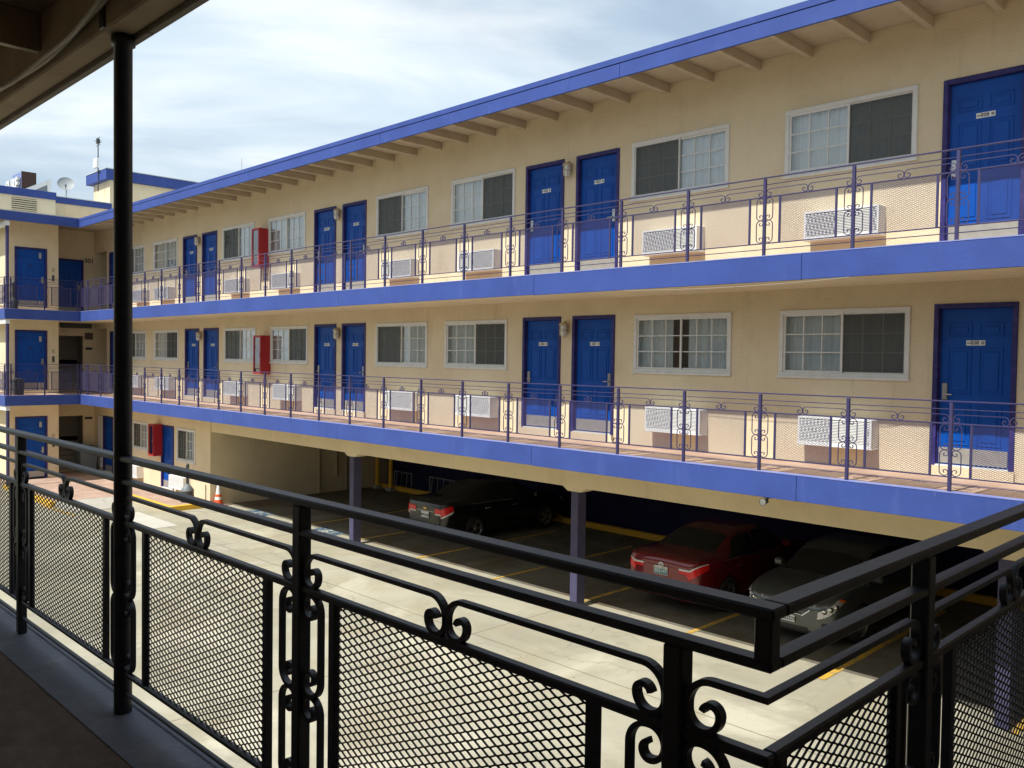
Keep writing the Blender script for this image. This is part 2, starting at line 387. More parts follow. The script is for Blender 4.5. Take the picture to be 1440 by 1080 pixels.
# ------------------------------------------------------------------ doors (origin: lower left corner of the frame)
DW, DH = 1.02, 2.19
def door_meshes(w, h, hinge='L', kick=True):
    f = .065; lf = MB()
    a, b, top = f+.004, w-f-.004, h-f-.004
    y0, y1 = .055, .10
    lf.box(a, b, y0, y1, .03, top)
    cw = (b-a); px = [(a+cw*.12, a+cw*.45), (a+cw*.55, a+cw*.88)]
    for (u0, u1) in px:
        for (z0, z1) in ((.30,.84), (.98,1.60), (1.74,1.93)):
            t = .018
            for (p0,p1,q0,q1) in ((u0,u1,z0,z0+t),(u0,u1,z1-t,z1),(u0,u0+t,z0+t,z1-t),(u1-t,u1,z0+t,z1-t)):
                lf.bbox(p0,p1,y0-.010,y0+.002,q0,q1,.004)
            lf.bbox(u0+.05,u1-.05,y0-.009,y0+.002,z0+.05,z1-.05,.007)
    fm = MB()
    fm.bbox(0, f, -.022, .12, 0, h, .006); fm.bbox(w-f, w, -.022, .12, 0, h, .006); fm.bbox(f, w-f, -.022, .12, h-f, h, .006)
    fm.box(f, f+.015, .03, .05, 0, h-f)
    kp = MB(); kp.box(a+.02, b-.02, y0-.014, y0-.0105, .05, .26)
    hd = MB(); hx = b-.075 if hinge == 'L' else a+.075
    hd.bbox(hx-.037, hx+.037, y0-.030, y0, .90, 1.13, .008)
    s = -1 if hinge == 'L' else 1
    hd.tube([(hx, y0-.03, .98), (hx, y0-.075, .98)], .011, 8); hd.tube([(hx, y0-.070, .98), (hx+s*.11, y0-.070, .975)], .010, 8)
    th = MB(); th.box(f, w-f, -.03, .12, 0, .028); th.box(-.01, w+.01, -.05, -.023, -.12, .012, 1)
    return lf, fm, kp, hd, th
DCACHE = {}
def door(parent, x, z, num=None, hinge='L', w=DW, h=DH, y=YW, rz=0.0, kick=True, sill=True):
    key = (hinge, round(w,2), round(h,2), kick)
    if key not in DCACHE:
        lf, fm, kp, hd, th = door_meshes(w, h, hinge, kick)
        DCACHE[key] = (lf.mesh('door', M['door']), fm.mesh('door_frame', M['doorframe']), kp.mesh('kick_plate', M['kick']), hd.mesh('handle', M['steel']),
                       th.mesh('threshold', [M['white'], M['stucco']]))
    c = DCACHE[key]
    o = link('door', c[0], parent, (x, y, z), rz)
    link('door_frame', c[1], o)
    if kick: link('kick_plate', c[2], o)
    link('handle', c[3], o)
    if sill: link('threshold', c[4], o)
    if num:
        p = MB(); cx = w/2; zc = 1.665
        p.box(cx-.115, cx+.115, .049, .0545, zc-.034, zc+.034, 0)
        base = Matrix.Translation((cx-.008, .0485, zc)) @ Matrix.Rotation(R(90), 4, 'X')
        p.text(num, .066, base, 1, .0008, .0012)
        for i in range(4):                                                  # the small grey lettering before the number
            p.box(cx-.103+i*.016, cx-.092+i*.016, .0475, .0492, zc-.014, zc+.012, 2)
        p.lathe([(.011,.0474),(.019,.0474)], 14, (cx+.086, 0, zc), 'y', 1, False)   # the round pictogram after it
        p.box(cx+.077, cx+.095, .0476, .0491, zc-.003, zc+.003, 1)
        build('number_plate', p, [M['plate'], M['ink'], M['inkgrey']], o)
    return o

# ------------------------------------------------------------------ the long building across the courtyard
WX3 = [(-6.53,'L'), (-9.45,'R'), (-14.32,'L'), (-17.06,'R'), (-22.17,'B'), (-24.92,'R'), (-30.05,'B'), (-32.75,'R')]
WX2 = [(-6.55,'L'), (-9.34,'G'), (-14.49,'L'), (-17.04,'R'), (-22.03,'L'), (-24.80,'R'), (-29.97,'L'), (-32.62,'R')]
DX3 = [(-4.25,'308','R'), (-10.75,'307','L'), (-12.07,'306','R'), (-18.49,'305','L'), (-19.80,'304','R'), (-26.31,'303','L'), (-27.69,'302','R'), (-34.12,'301','L')]
DX2 = [(-4.29,'208','R'), (-10.79,'207','L'), (-12.10,'206','R'), (-18.48,'205','L'), (-19.76,'204','R'), (-26.19,'203','L'), (-27.53,'202','R'), (-34.05,'201','L')]
XR = 4.2
ZW3, ZW2 = 2.81, -.22
main = tag(empty('motel_building', (-14, YW, G)), 'long three-storey cream motel building with blue doors, white windows and periwinkle walkway edges', 'building')
def mp(name, mb, mats):                     # part of the long building, modelled in world coordinates
    o = build(name, mb, mats, main); o.location = (14, -YW, -G); return o
main_off = Vector((14, -YW, -G))
holes = []
for x, s in WX3: holes.append((x+.01, x+WW-.01, ZW3+.01, ZW3+WH-.01))
for x, s in WX2: holes.append((x+.01, x+WW-.01, ZW2+.01, ZW2+WH-.01))
for x, n, hg in DX3: holes.append((x+.01, x+DW-.01, F3+.15, 3.80))
for x, n, hg in DX2: holes.append((x+.01, x+DW-.01, F2+.12, .80))
mb = MB()
holes_wall(mb, -34.4, XR, F3, 4.70, YW, [h for h in holes if h[2] > F3], .15)
holes_wall(mb, -34.4, XR, F2, F3-.33, YW, [h for h in holes if h[2] < F3], .15)
gholes = [(-28.12,-26.76,-3.53,-2.46), (-31.84,-30.46,-3.42,-2.46), (-29.37,-28.36,-4.6,-2.45), (-34.75,-33.75,-4.6,-2.45), (-35.24,-34.88,-4.4,-2.45)]
holes_wall(mb, -35.7, -25.9, G, F2-.36, YW, gholes, .15)
mb.box(-25.9, -25.72, YW, YB, G, F2-.36)          # side wall of the carport
mb.box(XR, XR+.2, YW, YB, G, 4.7)
mb.box(-36, XR, YB, YB+.2, F2-.36, 4.7)
mp('wall', mb, M['stucco'])
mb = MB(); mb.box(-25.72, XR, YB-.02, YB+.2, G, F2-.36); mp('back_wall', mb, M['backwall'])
# inner floors and room partitions keep the rooms dark
mb = MB()
for z in (F3, F2): mb.box(-34.4, XR, YW+.16, YB, z-.34, z-.02)
mb.box(-35.7, -25.9, YW+1.6, YW+1.7, G, F2-.36); mb.box(-34.4, XR, YW+3.0, YW+3.1, F2, 4.7)
for x in (-33.0, -29.9, -25.25, -22.3, -17.5, -14.45, -9.7, -6.6, -1.5): mb.box(x+.04, x+.08, YW+.16, YW+3, F2, 4.69)
mp('inner_wall', mb, M['interior'])
for z, nm in ((F3, 'top'), (F2, 'middle')):
    mb = MB(); mb.box(XW, XR, YE+.002, YW-.002, z-.34, z-.012, 0)
    mb.add([(XW,YE+.06,z-.008),(XR,YE+.06,z-.008),(XR,YW-.004,z-.008),(XW,YW-.004,z-.008)], [(0,1,2,3)], 1)
    mp('walkway_slab', mb, [M['stucco'], M['tile']])
    mb = MB(); x = XW; k = 0
    while x < XR:
        L_ = [4.9, 6.1, 5.4, 6.0][k % 4]; k += 1
        x1 = min(x+L_, XR)
        mb.bbox(x+.003, x1-.003, YE-.035, YE, z-.355 + .004*math.sin(k*2.1), z-.012, .003, 0)
        x = x1
    mb.box(XW, XR, YE-.04, YE+.06, z-.0118, z, 1)
    mp('fascia_board', mb, [M['trim'], M['cap']])
mb = MB(); mb.box(-34.4, XR+.3, YE+.005, YB+.3, 4.702, 4.76); mb.box(-34.4, XR+.3, YE+.06, YB+.3, 4.761, 4.785, 1); mp('roof', mb, [M['soffit'], M['roofgrey']])
mb = MB(); x = XW; k = 0
while x < XR:
    x1 = min(x+[6.3, 6.0, 5.6][k % 3], XR+.3); k += 1
    mb.bbox(x+.003, x1-.003, YE-.04, YE, 4.42, 4.64, .003); mb.bbox(x, x1, YE-.052, YE, 4.645, 4.74, .004); x = x1
mp('roof_fascia', mb, M['trim'])
mb = MB(); mb.bbox(-.045, .045, YE+.002, YW-.002, 4.545, 4.703, .006); rm = mb.mesh('rafter', M['soffit'])
x = -7.87 + .855*14
while x > -32.5:
    o = link('rafter', rm, main, main_off + Vector((x, 0, 0))); x -= .855
for x, s in WX3: window(main, x+14, ZW3-G, s, False, y=0)
for x, s in WX2: window(main, x+14, ZW2-G, 'B' if s == 'G' else s, s == 'G', y=0)
for x, n, hg in DX3: door(main, x+14, F3+.15-G, n, hg, y=0)
for x, n, hg in DX2: door(main, x+14, F2+.12-G, n, hg, y=0)
window(main, -28.13+14, -3.54-G, 'R', w=1.38, h=1.09, y=0)
window(main, -31.85+14, -3.43-G, 'R', w=1.40, h=.98, y=0)
door(main, -29.38+14, F1+.02-G, None, 'L', h=2.15, y=0)
door(main, -34.76+14, F1+.02-G, None, 'L', h=2.15, y=0)
window(main, -35.26+14, -4.42-G, 'B', w=.40, h=1.98, y=0)
# carport: beam, haunched columns, pipes
mb = MB(); mb.bbox(-25.72, XR, 12.36, 12.74, -2.43, -1.845, .01); mp('beam', mb, M['stucco'])
for cx in (-18.15, -10.75, -3.35):
    mb = MB(); mb.bbox(cx-.09, cx+.09, 12.42, 12.66, G, -2.49, .008)
    mb.add([(cx-.30,12.40,-2.428),(cx+.30,12.40,-2.428),(cx+.16,12.40,-2.52),(cx-.16,12.40,-2.52),(cx-.30,12.73,-2.428),(cx+.30,12.73,-2.428),(cx+.16,12.73,-2.52),(cx-.16,12.73,-2.52)],
           [(0,3,2,1),(4,5,6,7),(0,1,5,4),(1,2,6,5),(2,3,7,6),(3,0,4,7)], 1)
    mp('column', mb, [M['lavender'], M['stucco']])
for (y, z0, z1) in ((16.2, -4.7, -2.2), (16.9, -4.2, -1.9), (17.3, -4.7, -2.0)):
    mb = MB(); mb.tube([(-25.62, y, z0), (-25.62, y, z1), (-25.62, y-.5, z1+.06)], .05, 10); mp('pipe', mb, M['beige'])

# ------------------------------------------------------------------ the lift and stair wing at the far end
wing = tag(empty('lift_wing', (-36, 10.5, G)), 'cream stair and lift wing at the far end with a rooftop penthouse and blue parapets', 'building')
wo = Vector((36, -10.5, -G))
def wp(name, mb, mats):
    o = build(name, mb, mats, wing); o.location = wo; return o
mb = MB()
for zf, zt in ((F3, 4.70), (F2, F3-.34), (G, F2-.36)):
    zd = max(zf, F1)
    # lift housing facing the courtyard, drawn in a rotated frame: local x = Y
    sub = MB(); holes_wall(sub, 8.95, 10.56, zf, zt, 0, [(9.13, 10.17, zd+.13 if zf != G else F1, zd+2.27)], .14)
    mb.add([(-34.2 - p[1], p[0], p[2]) for p in sub.v], [f for f in sub.f])
    sub = MB(); holes_wall(sub, 10.56, 12.33, zf, zt, 0, [(10.75, 11.92, zd+.02, zd+2.13)], .14)
    mb.add([(-35.7 - p[1], p[0], p[2]) for p in sub.v], [f for f in sub.f])
    mb.add([(-34.2,10.56,zf),(-35.7,10.56,zf),(-35.7,10.56,zt),(-34.2,10.56,zt)], [(0,1,2,3)])
    mb.add([(-46,8.95,zf),(-34.2,8.95,zf),(-34.2,8.95,zt),(-46,8.95,zt)], [(0,1,2,3)])
    if zf != G:
        mb.box(-35.7, -34.401, YW+.001, YW+.15, zf+2.42, zt)              # header over the passage
        mb.box(-35.9, -35.7, YW, 15, zf, zt); mb.box(-34.39, -34.3, YW+.16, 15, zf, zt); mb.box(-35.7, -34.4, 15, 15.1, zf, zt)
mb.box(-46, -34.4, YB, YB+.2, G, 4.7); mb.box(-46.2, -46, 8.95, YB, G, 4.7)
wp('wall', mb, M['stucco'])
mb = MB()
for zf in (F3, F2, F1):
    mb.box(-37.6, -37.5, 10.6, 12.3, zf, zf+2.4); mb.box(-37.5, -35.85, 10.6, 10.64, zf, zf+2.4); mb.box(-37.5,-35.85,12.3,12.34,zf,zf+2.4)
    mb.box(-37.6,-35.85,10.6,12.34,zf+2.4,zf+2.44)
    for i in range(7): mb.box(-36.0-.25*(i+1), -36.0-.25*i, 10.66, 12.28, zf, zf+.17*(i+1))
wp('staircase', mb, M['interior'])
for z in (F3, F2):
    mb = MB(); mb.box(-46, XW-.003, 8.455, YE, z-.34, z-.013); mb.box(-46, XW-.003, YE, YW, z-.34, z-.013); mb.box(-46, -34.42, YW, YB, z-.34, z-.013)
    mb.add([(-35.7,8.51,z-.008),(XW-.06,8.51,z-.008),(XW-.06,YW-.01,z-.008),(-35.7,YW-.01,z-.008)], [(0,1,2,3)], 1)
    wp('walkway_slab', mb, [M['stucco'], M['tile']])
    mb = MB(); mb.bbox(XW-.003, XW+.032, 8.42, YE-.036, z-.355, z-.012, .003); mb.bbox(-46, XW-.004, 8.42, 8.454, z-.355, z-.012, .003)
    mb.box(XW-.06, XW+.036, 8.415, YE-.041, z-.0118, z, 1); mb.box(-46, XW-.061, 8.415, 8.51, z-.0118, z, 1)
    wp('fascia_board', mb, [M['trim'], M['cap']])
mb = MB(); mb.box(-46, XW-.005, 8.2, YE+.004, 4.705, 4.76); mb.box(-46, -34.41, YE+.005, YB+.3, 4.705, 4.76); mb.box(-34.41, XW-.005, YE+.005, YW, 4.63, 4.70)
mb.box(-46, XW-.06, 8.26, YE, 4.761, 4.782, 1); wp('roof', mb, [M['soffit'], M['roofgrey']])
mb = MB(); mb.bbox(XW-.004, XW+.035, 8.17, YE-.041, 4.42, 4.73, .004); mb.bbox(-46, XW-.005, 8.16, 8.2, 4.42, 4.73, .004); wp('roof_fascia', mb, M['trim'])
for z0, z1 in ((F3, 4.24), (F2, .93), (F1, -2.02)):
    mb = MB(); mb.lathe([(.055, z0), (.055, z1)], 16, (XW-.07, 8.53, 0)); wp('post', mb, M['purple'])
    mb = MB(); mb.bbox(-40, XW-.02, 8.46, 8.60, z1, z1+.17, .006); wp('beam', mb, M['white'])
d = door(wing, 0, 0, None, 'L', w=1.06, h=2.15, rz=R(90), y=0); d.location = wo + Vector((-34.2, 9.12, F3+.12))
d = door(wing, 0, 0, None, 'L', w=1.06, h=2.15, rz=R(90), y=0); d.location = wo + Vector((-34.2, 9.12, F2+.12))
d = door(wing, 0, 0, None, 'L', w=1.06, h=2.25, rz=R(90), y=0, sill=False); d.location = wo + Vector((-34.2, 9.12, F1+.02))
d = door(wing, 0, 0, None, 'L', w=1.19, h=2.11, rz=R(90), y=0, sill=False); d.location = wo + Vector((-35.7, 10.74, F3+.02))
for zf in (F3, F2, F1):                                                    # marks on the lift doors, call buttons
    mb = MB()
    s = .085
    for k in range(6):
        a = R(60*k); mb.add([(0, 9.62+.02*math.cos(a+.5), zf+1.66+.02*math.sin(a+.5)), (0, 9.62+s*math.cos(a), zf+1.66+s*math.sin(a)), (0, 9.62+.02*math.cos(a-.5), zf+1.66+.02*math.sin(a-.5))], [(0,1,2)])
    mb.v = [(-34.2-.0425+.002, p[1], p[2]) for p in mb.v]
    if zf != F1: wp('door_emblem', mb, M['ink'])
    mb = MB(); mb.box(-34.198, -34.185, 10.33, 10.43, zf+1.45, zf+1.60, 1); mb.box(-34.198, -34.18, 10.34, 10.42, zf+1.12, zf+1.34)
    wp('call_panel', mb, [M['darkgrey'], M['beige']])
for z in (3.36, .36, -2.74):
    mb = MB(); mb.bbox(-34.245, -34.232, 9.92, 10.0, z, z+.20, .002); wp('door_closer', mb, M['alu'])
# penthouse, parapets, louvred lift head
mb = MB(); mb.box(-38, -36.2, 13.1, 17.4, 4.78, 6.95); mb.box(-38, -35.92, 10.5, 13.06, 4.78, 5.74); mb.box(-46, -34.22, 6.9+1.6, 10.47, 4.78, 5.53)
wp('roof_block', mb, M['stucco'])
mb = MB(); mb.bbox(-38.25, -36.0, 12.88, 17.6, 6.93, 7.33, .006); mb.bbox(-38, -35.88, 10.48, 13.06, 5.70, 5.93, .006)
mb.bbox(-46, -34.17, 8.4, 10.49, 5.52, 5.79, .006); wp('parapet', mb, M['trim'])
mb = MB(); mb.box(-38.27, -35.98, 12.86, 17.62, 7.331, 7.36); mb.box(-38, -35.86, 10.49, 13.07, 5.931, 5.96); wp('roof_flashing', mb, M['roofgrey'])
mb = MB(); mb.box(-34.219, -34.213, 9.05, 9.85, 5.0, 5.45, 1)
for i in range(6):
    z = 5.03 + i*.075
    mb.add([(-34.212,9.05,z),(-34.212,9.85,z),(-34.185,9.85,z-.02),(-34.185,9.05,z-.02),(-34.212,9.05,z+.03),(-34.212,9.85,z+.03)], [(0,1,2,3),(3,2,5,4)], 0)
wp('louvre_vent', mb, [M['stucco'], M['dark']])
# small plates beside the stairs
def wall_text(name, lines, y, z, mats, plate=None):
    mb = MB()
    if plate: mb.box(-35.698, -35.688, y-plate[0], y+plate[0], z-plate[1], z+plate[1], 0)
    for s, sz, dz in lines:
        b = Matrix.Translation((-35.686, y, z+dz)) @ Matrix.Rotation(R(90), 4, 'Z') @ Matrix.Rotation(R(90), 4, 'X')
        mb.text(s, sz, b, 1, .004, .004)
    return mb
sg = build('stair_sign', wall_text('s', [('301', .24, 0), ('304', .0001, 0)][:1], 12.13, 3.56, None), [M['signbrown'], M['ink']])
tag(sg, 'dark room number lettering on the top floor wall beside the stair doorway', 'sign')
mb = MB(); mb.box(-35.698, -35.685, 11.97, 12.27, .50, .76); mb.box(-35.698, -35.685, 12.0, 12.25, .10, .19, 1)
tag(build('stair_sign', mb, [M['signbrown'], M['ink']]), 'brown sign plate on the middle floor wall beside the dark stair opening', 'sign')
mb = MB(); mb.box(-35.698, -35.685, 11.97, 12.25, -2.62, -2.53)
tag(build('stair_sign', mb, M['ink']), 'small dark sign plate on the ground floor wall beside the stair opening', 'sign')
mb = MB(); mb.bbox(-35.6, -35.45, 11.05, 12.15, .93, 1.10, .01)
tag(build('hanging_sign', mb, M['darkgrey']), 'dark sign box hanging under the top walkway in front of the stairs', 'sign')
# ------------------------------------------------------------------ wrought railings
def arc(cx, cz, r, a0, a1, n):
    return [(cx + r*math.cos(R(a0+(a1-a0)*i/n)), cz + r*math.sin(R(a0+(a1-a0)*i/n))) for i in range(n+1)]
def cscroll(L, h, n=4, left=True, right=True):
    """flat C scroll of length L and height h, ends curled in towards the foot"""
    r = min(.054, h*.56); r2 = min(.035, h*.42); r3 = r2*.52
    def end():
        p = arc(L-r, h-r, r, 90, 0, n) + arc(L-r2, r2, r2, 0, -180, 2*n)
        return p + arc(L-2*r2+r3, r2, r3, 180, 10, n+2)[1:]
    e = end(); pts = []
    if left: pts += [(L-a, b) for a, b in reversed(e)]
    else: pts += [(0, h)]
    if right: pts += e
    else: pts += [(L, h)]
    return pts
HM, HB = .80, .17                                # heights of the middle and the bottom rail above the deck
def mesh_panel(w, near):
    """expanded metal sheet between two upright bars"""
    mb = MB(); z0, z1 = HB+.012, HM-.012
    fw, fd = (.026, .022) if near else (.026, .02)
    for x in (0, w): mb.box(x-fw/2, x+fw/2, -fd/2, fd/2, z0-.005, z1+.005)
    dx, dz = (.053, .0225) if near else (.050, .0225)
    t = .0042 if near else .0036
    H = z1-z0; a, b = fw/2, w-fw/2
    def strand(p, q, yo):
        (x0, u0), (x1, u1) = p, q
        d = Vector((x1-x0, u1-u0)); 
        if d.length < .004: return
        d.normalize(); nx, nz = -d.y*t/2, d.x*t/2
        y0, y1 = yo-.0016, yo+.0016
        v = [(x0+nx,y0,u0+nz),(x1+nx,y0,u1+nz),(x1-nx,y0,u1-nz),(x0-nx,y0,u0-nz)]
        v += [(p_[0], y1, p_[2]) for p_ in v]
        mb.add(v, [(0,3,2,1),(4,5,6,7),(0,1,5,4),(2,3,7,6)])
    s = dz/dx
    # diamonds with short level bonds at the knots: zigzag strands row by row
    rows = int(H/(dz/2))+1
    cols = int((b-a)/(dx/2))+1
    bond = .0055
    for j in range(rows):
        zl = z0 + j*dz/2; zh = min(zl+dz/2, z1)
        if zl >= z1: break
        for i in range(cols):
            xa = a + i*dx/2; xb = min(xa+dx/2, b)
            if xa >= b: break
            f = (xb-xa)/(dx/2)
            if near:
                up = (i+j) % 2 == 0
                p0, p1 = (xa+bond/2, zl if up else zh), (min(xa+dx/2-bond/2, b), zh if up else zl)
                strand(p0, p1, .001)
                k = p1; strand((k[0]-.001, k[1]), (min(k[0]+bond+.001, b), k[1]), .001)
    if not near:
        n = int(((b-a) + H/s)/dx)+1
        for k in range(-int(H/s/dx)-1, n):
            for sg, yo in ((1, .001), (-1, -.001)):
                # line: z = z0 + sg*s*(x-x_k) (or from the top for the falling family)
                xk = a + k*dx
                if sg == 1:
                    xs0, xs1 = max(a, xk), min(b, xk+H/s)
                    if xs1-xs0 > .004: strand((xs0, z0+s*(xs0-xk)), (xs1, z0+s*(xs1-xk)), yo)
                else:
                    xs0, xs1 = max(a, xk), min(b, xk+H/s)
                    if xs1-xs0 > .004: strand((xs0, z1-s*(xs0-xk)), (xs1, z1-s*(xs1-xk)), yo)
    return mb
PCACHE = {}
def rail_parts(root, m, near, o, rz, posts, s0, s1, bays=None, pipe=(), skip_bays=(), margins=None, top_scrolls=True, post_h=1.05, post_lo=0.0, half=None, corner=None, low_posts=()):
    """one straight run: o = its origin on the deck, rz = its direction, posts = stations along it"""
    ca, sa = math.cos(rz), math.sin(rz)
    def at(s): return (o[0]+ca*s, o[1]+sa*s, o[2])
    k = 'near' if near else 'far'
    nseg = 9 if near else 4
    def cached(key, fn):
        if key not in PCACHE: PCACHE[key] = fn().mesh(key[0], M[m])
        return PCACHE[key]
    def rail(name, z, w, h):
        mb = MB(); a, b = s0, s1
        if corner == 'end': b = w/2
        if corner == 'start': a = w/2+.0006
        mb.bbox(a, b, -w/2, w/2, z-h/2, z+h/2, .004 if near else .003)
        build(name, mb, M[m], root, o, rz)
    tw = .050 if near else .034
    rail('top_rail', 1.064, tw, .022 if near else .016); rail('second_rail', .970, .040 if near else .016, .019 if near else .010)
    rail('middle_rail', HM, .028 if near else .022, .022 if near else .017); rail('bottom_rail', HB, .024 if near else .020, .020 if near else .015); rail('low_rail', .088, .018, .016 if near else .010)
    pw = .043 if near else .040
    def mk_post(top=None):
        mb = MB(); mb.bbox(-pw/2, pw/2, -pw/2, pw/2, post_lo, top or post_h, .004); return mb
    def mk_side():
        mb = MB(); L = (HM-HB-.03)/2
        h = .086 if near else .098; t, d = (.0115, .019) if near else (.009, .012)
        for sgn in (1, -1):
            for zz in (HB+.014, HB+.018+L):
                pts = cscroll(L, h, nseg)
                # rotate: along z, opening towards the post
                mb.sweep([(sgn*(pw/2+.002+b), zz+a) for a, b in pts], t, d)
        return mb
    for s in posts:
        if s in low_posts: link('post', cached(('post', m, 'low'), lambda: mk_post(.962)), root, at(s), rz)
        elif s not in pipe: link('post', cached(('post', m, post_h, post_lo), mk_post), root, at(s), rz)
        link('post_scroll', cached(('post_scroll', m), mk_side), root, at(s), rz)
    allb = bays if bays is not None else list(zip(posts, posts[1:]))
    for i, (a, b) in enumerate(allb):
        ml, mr = (margins[i] if margins else (.225, .225))
        w = b-a-ml-mr
        if i not in skip_bays and w > .1:
            link('mesh_panel', cached(('mesh_panel', m, round(w, 3)), lambda: mesh_panel(w, near)), root, at(a+ml), rz)
        def mk_top():
            mb = MB(); W = b-a; h = .096; t, d = (.0125, .019) if near else (.009, .012)
            if half and i in half:
                L = W - (pw/2+.004) + (.0095 if half[i] == 'L' else -.0097)
                pts = cscroll(L, h, nseg, *((False, True) if half[i] == 'R' else (True, False)))
                off = .0097 if half[i] == 'R' else pw/2+.004
                mb.sweep([(off+x, HM+.012+z) for x, z in pts], t, d); return mb
            L = (W-pw)/2 - .006
            pts = cscroll(L, h, nseg)
            mb.sweep([(pw/2+.003+x, HM+.012+z) for x, z in pts], t, d)
            mb.sweep([(pw/2+.009+L+x, HM+.012+z) for x, z in pts], t, d)
            return mb
        link('top_scroll', cached(('top_scroll', m, round(b-a, 3), (half or {}).get(i)), mk_top), root, at(a), rz)

pitch = 1.238
far_posts = sorted([-3.55-pitch*k for k in range(-5, 24)])
for z, lab in ((F3, 'violet iron railing along the top walkway of the long motel facade'), (F2, 'violet iron railing along the middle walkway of the long motel facade')):
    r = tag(empty('balcony_railing', (0, YE, z)), lab, 'railing', 'railings of the walkways across the courtyard')
    st = [XW+.02] + far_posts
    rail_parts(r, 'purple', False, (0, .01, 0), 0.0, st, XW, far_posts[-1]+.3, margins=[(.15, .15)] + [(.225, .225)]*(len(st)-2))
for z, lab in ((F3, 'short violet iron railing on the top floor in front of the blue lift door'), (F2, 'short violet iron railing on the middle floor in front of the blue lift door')):
    r = tag(empty('balcony_railing', (XW, 8.45, z)), lab, 'railing', 'railings of the walkways across the courtyard')
    rail_parts(r, 'purple', False, (-.02, 0, 0), R(90), [.17, 1.22, 2.30], .03, 2.36)
    rail_parts(r, 'purple', False, (0, .01, 0), R(180), [.14, 1.40, 2.65, 3.9], .03, 4.1)

# the dark railing right in front of the camera: a run along the courtyard and, past a floating corner, a run away from it
YN = 1.38; XC = -.744
nr = tag(empty('balcony_railing', (XC, YN, F2)), 'near-black wrought iron railing with mesh panels and scrolls in the foreground', 'railing')
st = [x-XC for x in (-6.45, -5.067, -3.669, -2.275, -.928)]
rail_parts(nr, 'black', True, (0, 0, 0), 0.0, st, st[0]-.02, .027, bays=list(zip(st, st[1:])) + [(st[-1], 0)], pipe=(st[2],), skip_bays=(4,),
           margins=[(.17,.17), (.17,.19), (.235,.20), (.178,.205), (.1,.1)], half={4: 'L'}, corner='end', low_posts=(st[4],))
rail_parts(nr, 'black', True, (0, 0, 0), R(90), [.735, 2.13, 3.5, 4.9, 6.3, 7.7, 9.1], -.0, 9.3, bays=[(0, .735), (.735, 2.13), (2.13, 3.5), (3.5, 4.9), (4.9, 6.3), (6.3, 7.7), (7.7, 9.1)],
           margins=[(.05, .155)] + [(.195, .195)]*6, half={0: 'R'}, corner='start')
rail_parts(nr, 'black', True, (st[0], 0, 0), R(-90), [1.15, 2.3], .03, 2.32, bays=[(0, 1.15), (1.15, 2.3)])
mb = MB(); mb.bbox(-.017, .017, -.017, .017, .962, 1.055, .003); build('corner_post', mb, M['black'], nr)

# ------------------------------------------------------------------ the building the camera stands in
near = tag(empty('near_building', (-2, 0, G)), 'dark covered walkway with brown floor and timber eave around the camera', 'building')
no = Vector((2, 0, -G))
def np_(name, mb, mats):
    o = build(name, mb, mats, near); o.location = no; return o
XL, XE = -7.1, 7.0
mb = MB(); mb.box(XL, XE, -1.0, YN+.075, F2-.3, F2-.006, 0); mb.box(XC-.075, XE, YN+.076, YE-.14, F2-.3, F2-.006, 0)
mb.bbox(XL, XC-.076, YN+.05, YN+.085, F2-.31, F2+.004, .005, 1); mb.bbox(XC-.085, XC-.05, YN+.05, YE-.14, F2-.31, F2+.004, .005, 1)
mb.add([(XL,1.22,F2-.002),(XC+.05,1.22,F2-.002),(XC+.05,YN+.05,F2-.002),(XL,YN+.05,F2-.002)], [(0,1,2,3)], 1)
mb.add([(XC-.05,1.22,F2-.0015),(XC+.16,1.22,F2-.0015),(XC+.16,YE-.15,F2-.0015),(XC-.05,YE-.15,F2-.0015)], [(0,1,2,3)], 1)
np_('walkway_slab', mb, [M['carpet'], M['border']])
mb = MB(); mb.box(XL, XE, -1.2, -1.0, G, 1.62); mb.box(.95, 1.15, YN, YE-.14, G, 1.62); mb.box(XL, XE, -6.2, -6.0, G, 1.62); mb.box(XL, XL+.2, -6, -1.2, G, 1.62)
mb.box(XE, XE+.2, -6.2, YE-.14, G, 1.62)
np_('wall', mb, M['stucco'])
mb = MB(); mb.box(XL-.2, XE+.3, -6.4, YN+.005, 1.575, 1.75); mb.box(XC-.05, XE+.3, YN+.006, YE-.3, 1.575, 1.75)
np_('roof', mb, [M['nearceil']])
mb = MB(); mb.bbox(XL-.2, XC-.05, YN-.08, YN+.03, 1.295, 1.574, .008); mb.bbox(XC-.05, XC+.06, YN-.08, YE-.3, 1.295, 1.574, .008); np_('beam', mb, M['nearceil'])
mb = MB()
x = XL-.2
while x < XC-.1:
    x1 = min(x+1.9, XC-.1); mb.bbox(x+.003, x1-.003, YN+.031, YN+.062, 1.275, 1.76, .003); x = x1
mb.bbox(XL-.2, XC-.1, YN+.063, YN+.085, 1.30, 1.78, .004)
mb.bbox(XC-.135, XC-.051, YN+.0, YE-.3, 1.275, 1.76, .004)
np_('eave_board', mb, M['nearbeam'])
for jx in (-6.3, -5.4, -4.47, -3.55, -2.63, -1.7, -.75, .2):
    mb = MB(); mb.bbox(jx-.022, jx+.022, -.99, YN-.081, 1.40, 1.574, .004); mb.box(jx-.021, jx+.021, -.99, YN-.082, 1.396, 1.3995, 1); np_('joist', mb, [M['nearceil'], M['joist']])
mb = MB(); mb.lathe([(.036, F2), (.036, 1.255), (.047, 1.256), (.047, 1.29), (.0, 1.29)], 28, (-3.669, YN, 0))
np_('roof_post', mb, M['black'])
for dx in (-.0,):
    mb = MB(); mb.bbox(-3.69, -3.64, YN-.088, YN-.079, 1.30, 1.50, .003); np_('strap', mb, M['black'])
rnd = random.Random(3)
pts = []
